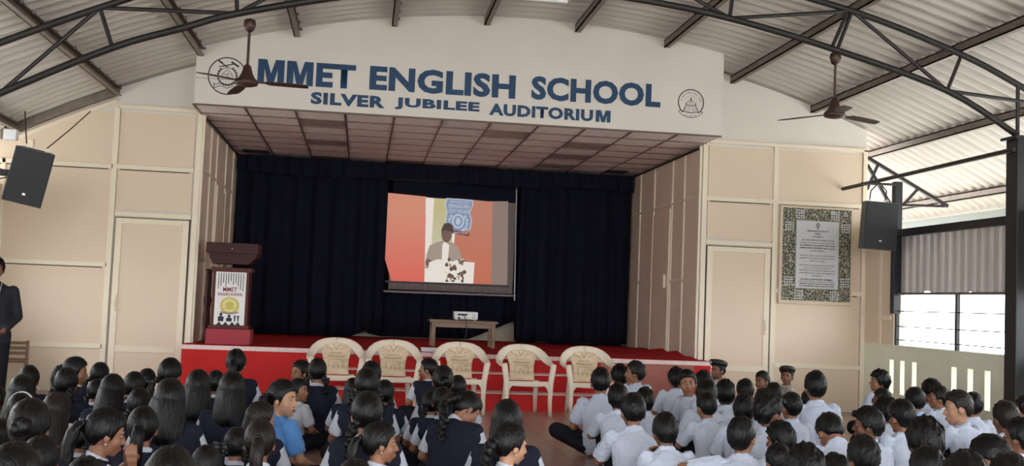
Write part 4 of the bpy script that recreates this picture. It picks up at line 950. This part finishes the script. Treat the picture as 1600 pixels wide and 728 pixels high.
PEOPLE = [
    ('g', -2.568, 9.046, 0.897, 0, 'plaits', 'lap', '', 'student with two long thin plaits seated just right of the standing adult'),
    ('g', -2.215, 7.668, 0.943, 5, 'loose', 'lap', '', 'student with smooth dark hair behind the plaited one near the wooden chair'),
    ('g', -2.023, 6.977, 0.864, 0, 'folded', 'lap', 'band', 'student wearing a pale hairband near the left edge of the crowd'),
    ('g', -1.481, 5.268, 1.063, 0, 'bun', 'hug', '', 'student with large round dark head, low bun, in the left foreground'),
    ('g', -1.717, 6.624, 0.928, 5, 'loose', 'lap', '', 'student with loose brown-black hair and pale sleeve beside the low-bun head'),
    ('g', -2.31, 9.436, 0.969, 80, 'pony', 'lap', '', 'student in profile to the right against the cream wall, far left row'),
    ('g', -2.117, 8.391, 0.947, 5, 'plaits', 'lap', '', 'student with white collar and plaits right in front of the left profile face'),
    ('g', -2.222, 9.897, 0.877, 15, 'folded', 'lap', '', 'student seen from behind beneath the left door frame, rightward of the profile face'),
    ('g', -1.669, 7.826, 0.962, 5, 'loose', 'lap', '', 'student with long loose hair falling to the shoulders below the left door'),
    ('g', -2.018, 8.874, 0.786, -5, 'beads', 'lap', '', 'student whose plait is wound with white checks, left side'),
    ('g', -1.671, 8.555, 0.912, 0, 'folded', 'lap', '', 'student with straight centre parting and white collar below left door panel'),
    ('g', -1.722, 9.331, 0.873, 0, 'plaits', 'lap', '', 'student, small dark head directly right of the centre-parted one by the door'),
    ('g', -1.782, 5.868, 0.829, 0, 'bun', 'lap', '', 'student cropped by the left edge, dark head low in the frame'),
    ('g', -1.194, 4.096, 1.015, 5, 'folded', 'hug', '', 'student filling the bottom left corner, seen from behind'),
    ('g', -1.319, 4.864, 0.897, 0, 'pony', 'lap', '', 'student in bottom row with ponytail, second head from the left corner'),
    ('g', -1.202, 5.59, 0.968, 70, 'pony', 'pray', '', 'student in profile with both palms pressed together before the mouth'),
    ('g', -1.485, 6.242, 0.772, 0, 'folded', 'lap', '', 'student half hidden to the left of the one with joined palms'),
    ('g', -1.052, 4.521, 0.858, 0, 'pony', 'hug', '', 'student whose head top just shows at the bottom, below the joined palms student'),
    ('g', -1.118, 6.004, 0.919, 0, 'pony', 'lap', '', 'student with dark head right beside the joined palms student'),
    ('g', -1.422, 7.476, 0.873, 0, 'folded', 'lap', '', 'student with greyish shine on parted hair, above the foreground dark heads'),
    ('g', -2.492, 8.045, 0.779, 10, 'pony', 'lap', '', 'student at the left frame edge below the standing adult'),
    ('g', -1.474, 8.942, 1.03, 20, 'folded', 'lap', '', 'student with hair clip against the left corner of the red stage'),
    ('g', -1.096, 6.665, 1.056, 0, 'loose', 'lap', '', 'student with grey-sheened hair directly below the hair clip student'),
    ('g', -1.457, 8.205, 0.782, 5, 'plaits', 'lap', '', 'student with smooth hair just left of the downcast profile face'),
    ('g', -1.18, 7.11, 0.891, 78, 'folded', 'lap', '', 'student in right profile with downcast eyes, left crowd, white cuff showing'),
    ('g', -1.114, 7.926, 1.013, 0, 'loose', 'lap', '', 'student in navy vest and white sleeves, back straight, left of the lectern base'),
    ('g', -1.164, 9.273, 0.881, 0, 'plaits', 'lap', '', 'student with narrow dark head under the lectern, between two broad backs'),
    ('g', -1.057, 9.729, 1.011, 5, 'pony', 'tall', '', 'student sitting tallest in front of the red stage, hair pulled back'),
    ('g', -0.842, 7.58, 1.038, 0, 'loose', 'lap', '', 'student just below the tallest one, long hair down the navy back'),
    ('g', -0.571, 6.808, 0.876, 55, 'loose', 'lap', '', 'student with brownish straight hair looking right, beside the blue sleeve'),
    ('g', -0.471, 5.588, 0.911, 0, 'pony', 'lap', '', 'student with thick ponytail under the brownish straight hair, looking ahead'),
    ('g', -0.631, 6.032, 0.782, 0, 'ribbons', 'lap', '', 'student with loose wisps and a ribboned plait, lower left middle'),
    ('g', -0.609, 3.804, 1.059, 0, 'folded', 'hug', '', 'student with the largest dark head at the bottom, centre parting'),
    ('g', -0.67, 5.155, 0.811, 0, 'folded', 'lap', '', 'student with small head right of the largest one in bottom row'),
    ('g', -0.538, 10.371, 0.937, -125, 'pony', 'lap', '', 'student turned left towards the camera, against the red stage'),
    ('g', -0.354, 9.686, 0.944, 0, 'folded', 'tall', '', 'student with tied up hair and broad navy back, before the first plastic chair'),
    ('g', -0.476, 7.303, 1.005, 115, 'ribbons', 'lap', 'blue', 'student in bright blue shirt looking back over the shoulder'),
    ('g', -0.482, 9.24, 0.818, 115, 'folded', 'lap', 'grey', 'student in pale grey blouse whose face peeks behind the blue shirt one'),
    ('g', 0.112, 9.553, 1.023, 0, 'bun', 'lap', '', 'student whose crown covers the second plastic chair seat'),
    ('g', 0.065, 8.112, 1.065, 0, 'folded', 'lap', '', 'student with tied dark hair right in front of the second plastic chair'),
    ('g', -0.039, 9.071, 0.86, -5, 'loose', 'lap', '', 'student with shiny hair on the left of the cluster before the second chair'),
    ('g', 0.215, 8.7, 0.887, 5, 'plaits', 'lap', '', 'student with white piped navy sleeve, right of the cluster before second chair'),
    ('g', 0.059, 6.207, 1.051, 0, 'plaits', 'lap', '', 'student with two thick plaits and wide navy shoulders, centre of left block'),
    ('g', 0.055, 6.68, 0.805, 0, 'folded', 'lap', '', 'student below the thick plaits, small head bent, navy back'),
    ('g', 0.135, 5.724, 0.893, 85, 'pony', 'lap', 'earring', 'student in right profile wearing a small white earring, bottom centre'),
    ('g', 0.006, 4.296, 0.921, 0, 'folded', 'hug', '', 'student at the bottom edge left of the earring profile, only crown visible'),
    ('g', 0.72, 11.477, 0.932, -80, 'pony', 'lap', '', 'student in left profile before the middle plastic chair'),
    ('g', 0.694, 8.996, 1.042, 0, 'bun', 'lap', '', 'student with round bun in front of the middle plastic chair'),
    ('g', 0.859, 9.44, 0.897, 5, 'folded', 'lap', '', 'student with looped plaits right of the round bun, middle chair'),
    ('g', 0.617, 7.968, 0.91, 0, 'pony', 'lap', '', 'student with curly tail in the row behind the round bun student'),
    ('g', 0.559, 8.418, 0.816, -5, 'plaits', 'lap', '', 'student with wavy hair half hidden left of the curly tail'),
    ('g', 0.784, 7.534, 1.01, 68, 'curl', 'bow', '', 'student bending forward in right profile, long curly plait on a navy back'),
    ('g', 0.853, 6.186, 1.019, 5, 'loose', 'lap', '', 'student with smooth loose black hair next to the open aisle'),
    ('g', 0.821, 5.719, 0.907, 72, 'curl', 'lap', '', 'student nearest the aisle at the bottom, ear and right cheek showing'),
    ('b', 2.095, 9.325, 1.044, 10, '', 'aisle', '', 'student in white shirt with dark trousered knee out in the aisle'),
    ('b', 2.726, 11.256, 0.936, -10, '', 'lap', 'cream', 'student in cream shirt half hidden before the last plastic chair'),
    ('b', 2.776, 10.804, 0.952, -72, '', 'tall', '', 'student in left profile sitting tall before the brown stage panel'),
    ('b', 2.08, 8.604, 0.931, 10, '', 'hug', '', 'student with sleeve stripes directly behind the aisle knee student'),
    ('b', 1.834, 7.138, 1.004, 5, '', 'hug', '', 'student with broad white back, third from the aisle, hair cut straight at nape'),
    ('b', 2.397, 8.954, 0.847, 5, '', 'lap', '', 'student whose dark head peeps right of the broad white back'),
    ('b', 1.879, 6.524, 0.918, 0, '', 'chin', '', 'student resting chin on the left hand, lower front of right block'),
    ('b', 3.119, 10.508, 0.907, -5, '', 'tall', '', 'student with narrow dark head left of the smiling face'),
    ('b', 2.997, 9.728, 1.022, -165, '', 'lap', '', 'student smiling back at the camera over white shirted shoulders'),
    ('b', 4.136, 12.244, 0.908, -115, 'cap', 'tall', 'khaki', 'student in dark beret with a round silver badge by the stage corner'),
    ('b', 3.271, 10.102, 0.991, 0, '', 'lap', '', 'student in dark hair between the smiling face and the badge beret'),
    ('b', 2.849, 8.704, 0.994, 10, '', 'lap', 'glasses', 'student wearing glasses seen from behind below the badge beret'),
    ('b', 2.7, 8.254, 0.905, -12, '', 'hug', '', 'student with wide creased white back below the glasses wearer'),
    ('b', 3.217, 9.311, 0.93, 0, '', 'lap', '', 'student with small neat head just right of the glasses wearer'),
    ('b', 3.571, 9.784, 0.919, -5, '', 'lap', '', 'student in front of the right cream door, thick black hair'),
    ('b', 4.396, 11.514, 0.89, -118, '', 'lap', 'khaki', 'student with short cropped hair turned left before the right door edge'),
    ('b', 3.693, 9.379, 0.919, 0, '', 'lap', '', 'student seen from behind between the cropped hair and the dark cap'),
    ('b', 3.079, 8.005, 0.982, 5, '', 'lap', '', 'student with flat topped hair right behind the cropped one'),
    ('b', 2.799, 7.653, 0.961, 28, '', 'lap', '', 'student with right ear showing, left of the sharp right profile'),
    ('b', 2.814, 7.203, 1.01, 72, '', 'lap', '', 'student in sharp right profile with swept fringe, right block centre'),
    ('b', 3.424, 8.322, 0.917, -15, '', 'lap', '', 'student with tousled hair right of the sharp right profile'),
    ('b', 4.856, 11.943, 0.867, -145, 'cap', 'tall', 'khaki', 'student in plain dark cap facing the camera below the framed text'),
    ('b', 2.238, 6.147, 0.938, 42, '', 'arm', '', 'student in foreground with bare forearm stretched out to the left'),
    ('b', 2.588, 6.463, 0.859, -45, '', 'lap', '', 'student looking left with cheek showing, right of the stretched forearm'),
    ('b', 2.274, 5.679, 0.82, 0, '', 'hug', '', 'student at the bottom below the left looking cheek, only dark hair'),
    ('b', 2.044, 4.784, 0.951, 0, '', 'hug', '', 'student at the bottom edge with wide dark head, second of the pair'),
    ('b', 3.75, 8.612, 1.048, 5, '', 'tall', '', 'student with the tallest broad white back below the framed text'),
    ('b', 3.901, 9.007, 0.899, 58, '', 'lap', '', 'student looking right in front of the tallest broad white back'),
    ('b', 3.026, 6.731, 1.015, 0, '', 'bow', '', 'student with bowed head and dark collar line, white back'),
    ('b', 5.437, 10.869, 0.926, -80, '', 'tall', '', 'student in left profile with patterned collar against the pale green wall'),
    ('b', 4.973, 9.894, 0.839, -60, '', 'lap', 'glasses', 'student in glasses under the left profile by the green wall'),
    ('b', 4.083, 8.041, 0.929, 0, '', 'lap', '', 'student with dark head right below the glasses by the green wall'),
    ('b', 3.807, 7.267, 0.99, -15, '', 'lap', '', 'student with fuzzy short hair and white collar before the slotted wall'),
    ('b', 3.421, 6.993, 0.934, -65, '', 'lap', '', 'student with long fringe facing left, white shirt, right centre'),
    ('b', 2.643, 5.441, 0.924, 0, '', 'hug', '', 'student in foreground below the long fringe, round dark head'),
    ('b', 2.35, 5.142, 0.842, 0, '', 'hug', '', 'student whose crown barely shows at the bottom, right of the dark pair'),
    ('b', 4.786, 8.912, 0.967, 0, '', 'lap', 'blue', 'student in light blue shirt with greying hair before the wall slots'),
    ('b', 5.808, 10.498, 0.927, -25, '', 'lap', '', 'student with head against the plain wall between the slot groups'),
    ('b', 5.486, 9.77, 0.907, -70, '', 'lap', '', 'student in left profile, close behind the faded haircut'),
    ('b', 4.504, 7.747, 1.048, -75, '', 'hug', 'light', 'student in clear left profile with faded haircut and big white back'),
    ('b', 5.279, 8.828, 0.928, 5, '', 'lap', '', 'student mostly hidden right of the faded haircut, white shoulder showing'),
    ('b', 3.095, 5.635, 1.02, 0, '', 'lap', '', 'student with round dark head below the faded haircut profile'),
    ('b', 2.713, 4.915, 0.951, 0, '', 'hug', '', 'student at the bottom edge straight below the round dark head'),
    ('b', 3.592, 5.86, 0.968, -58, '', 'bow', '', 'student with straight fringe looking down left, lower right'),
    ('b', 4.602, 7.278, 1.006, 0, '', 'lap', '', 'student with sunlit brown hair beside the black post'),
    ('b', 5.886, 9.008, 0.868, -50, '', 'lap', '', 'student cut by the right edge behind the sunlit brown hair'),
    ('b', 4.139, 6.389, 0.95, -40, '', 'lap', '', 'student at the right edge looking left, larger head, near foreground'),
    ('b', 2.526, 4.261, 1.026, 0, '', 'hug', '', 'student at the bottom edge below the straight fringe, left one'),
    ('b', 2.886, 4.524, 0.989, 0, '', 'hug', '', 'student filling the bottom right corner, dark hair only'),
]
for i, (kind, x, y, s, turn, hs, pose, extra, label) in enumerate(PEOPLE):
    rnd = random.Random(100+i)
    T = TPL[pose]; sgn = 1 if turn >= 0 else -1
    if pose == 'pray': byaw = turn-6
    elif abs(turn) > 85: byaw = turn-62*sgn
    elif abs(turn) > 30: byaw = turn*.3
    else: byaw = turn*.6+rnd.uniform(-5, 5)
    hturn = math.radians(turn-byaw)
    nod = math.radians({'bow': 32}.get(pose, rnd.uniform(-4, 7))); lean = math.radians({'hug': 9, 'bow': 20, 'tall': 1, 'chin': 14, 'pray': 8}.get(pose, rnd.uniform(1, 8)))
    if turn in (78,): nod = math.radians(14)
    tall = .06 if pose == 'tall' else 0
    D = lambda vf, mode: deform(vf[0], mode, hturn, nod, lean, tall)
    skin = 'skin_c' if extra == 'light' else rnd.choice(('skin_a', 'skin_a', 'skin_b'))
    if kind == 'g' and abs(turn) > 60: skin = rnd.choice(('skin_a', 'skin_c'))
    o = link('person', tri_mesh('person', D(T['body'], 'body'), T['body'][1], skin))
    yr = -math.radians(byaw)
    hc = D((np.array([[0, 0, .66]]), None), 'rigid')[0]*s
    o.location = (x-(hc[0]*math.cos(yr)-hc[1]*math.sin(yr)), y+.03-(hc[0]*math.sin(yr)+hc[1]*math.cos(yr)), 0)
    o.rotation_euler = (0, 0, yr); o.scale = (s, s, s)
    tag(o, label, 'person', 'students seated on the left of the aisle' if kind == 'g' else 'students seated on the right of the aisle')
    def part(name, vf, mode, m): return link(name, tri_mesh(name, D(vf, mode), vf[1], m), o)
    sh_m = {'blue': 'shirt_blue' if kind == 'g' else 'shirt_paleblue', 'grey': 'shirt_grey', 'cream': 'shirt_cream', 'khaki': 'khaki'}.get(extra, 'shirt_girl' if kind == 'g' else 'shirt')
    part('shirt', T['shirt' if kind == 'b' or extra in ('blue', 'grey') else 'shirt_plain'], 'body', sh_m); part('trousers', T['trousers'], 'body', 'trousers')
    if kind == 'g':
        if extra not in ('blue', 'grey'): part('vest', T['vest'], 'body', 'vest')
        h = part('hair', HAIR[hs], 'hair', 'hair_brown' if 'brown' in label else 'hair')
        if hs in RIB:
            for rb in RIB[hs]: link('hair_ribbon', tri_mesh('hair_ribbon', D(rb, 'hair'), rb[1], 'ribbon_white' if hs == 'beads' or (hs == 'plaits' and i % 3 == 0) else 'ribbon'), h)
        if extra == 'band': part('hairband', BAND, 'rigid', 'ribbon_white')
        if extra == 'earring' or abs(turn) > 50: part('earring', STUD, 'rigid', 'silver')
    else:
        hv = FADE if extra == 'light' or 'cropped' in label or hs == 'cap' else FRINGE if 'fringe' in label else BOY[i % 4]
        part('hair', hv, 'hair', 'hair_brown' if ('brown' in label or extra == 'light') else 'hair')
        if hs == 'cap':
            c = part('beret', BERET, 'rigid', 'black')
            if 'badge' in label: link('cap_badge', tri_mesh('cap_badge', D(BADGE, 'rigid'), BADGE[1], 'silver'), c)
        if extra == 'glasses': part('glasses', SPECS, 'rigid', 'black')
    if abs(turn) > 35:
        for q in (-1, 1):
            e = part('eye', EYE[q], 'rigid', 'eye_white'); link('iris', tri_mesh('iris', D(IRIS[q], 'rigid'), IRIS[q][1], 'iris'), e)
            part('eyebrow', BROW[q], 'rigid', 'hair')
        part('lips', LIPS, 'rigid', 'lips')

# ------------------------------------------------------------------ adult standing at the left edge, turned towards the students
def standing():
    hz = .9                        # raises the seated head to standing height
    b = MB(); head_shapes(b)
    b.v = [(p[0]*.96, p[1]*.96, (p[2]-.45)*.97+1.32) for p in b.v]
    b.loft([((0, 0, .8), .14, .1), ((0, 0, .95), .13, .09), ((0, 0, 1.1), .14, .1), ((0, -.005, 1.24), .16, .09), ((0, -.005, 1.31), .1, .06), ((0, 0, 1.35), .05, .05)], 24)
    ja = MB(); ja.loft([((0, 0, .72), .19, .15), ((0, 0, .85), .175, .135), ((0, 0, .98), .16, .12), ((0, 0, 1.1), .17, .125), ((0, -.005, 1.23), .185, .11), ((0, -.005, 1.3), .13, .075), ((0, -.01, 1.34), .065, .06)], 24)
    tr2 = MB(); tr2.ell((0, 0, .8), (.17, .13, .1)); sh = MB()
    for s in (-1, 1):
        S0, E0, W0 = (s*.175, -.005, 1.25), (s*.235, -.03, .99), (s*.09, .17, .84)
        b.caps(S0, E0, .045, .036); b.caps(E0, W0, .036, .026); hand(b, W0, (s*.0, .2, .8), (0, -.5, .5), s, .4)
        b.caps((s*.09, 0, .8), (s*.09, .01, .43), .075, .05); b.caps((s*.09, .01, .43), (s*.09, -.01, .08), .05, .036); b.caps((s*.09, -.02, .04), (s*.1, .13, .035), .04, .035)
        ja.caps(S0, E0, .062, .055); ja.caps(E0, Vector(E0).lerp(Vector(W0), .9), .055, .042, 14, True)
        tr2.caps((s*.09, 0, .8), (s*.09, .01, .43), .1, .082); tr2.caps((s*.09, .01, .43), (s*.09, -.01, .07), .082, .072, 14, True)
        sh.caps((s*.09, -.03, .035), (s*.1, .15, .03), .045, .04)
    o = link('person', tri_mesh('person', *fuse(b, .0065, 8000), 'skin_b'))
    tag(o, 'adult in dark suit with white identity card standing at the left edge', 'person')
    def part(n, vf, m): return link(n, tri_mesh(n, vf[0], vf[1], m), o)
    part('jacket', fuse(ja, .01, 4000), 'suit'); part('trousers', fuse(tr2, .012, 2500), 'trousers'); part('shoes', raw(sh), 'black')
    up_ = lambda vf: (np.stack([vf[0][:, 0]*.96, vf[0][:, 1]*.96, (vf[0][:, 2]-.45)*.97+1.32], 1), vf[1])
    part('hair', up_(BOY[1]), 'hair')
    for q in (-1, 1): part('eye', up_(EYE[q]), 'eye_white'); part('iris', up_(IRIS[q]), 'iris'); part('eyebrow', up_(BROW[q]), 'hair')
    part('lips', up_(LIPS), 'lips')
    part('shirt_front', raw(MB().prism([(-.03, 1.34), (.03, 1.34), (0, 1.12)], .1, .128)), 'shirt')
    cd = part('identity_card', raw(MB().bbox(-.005, .07, .148, .154, .94, 1.05, .002)), 'sign_white'); cd['label'] = 'white identity card on a lanyard'
    part('lanyard', raw(MB().tube([(-.06, .06, 1.33), (-.03, .13, 1.2), (.03, .15, 1.05)], .005, 6).tube([(.06, .06, 1.33), (.05, .13, 1.2), (.035, .15, 1.05)], .005, 6)), 'ribbon_white')
    o.location = (-3.64, 11.5, 0); o.rotation_euler = (0, 0, math.radians(-158)); o.scale = (.97, .97, .97)
standing()
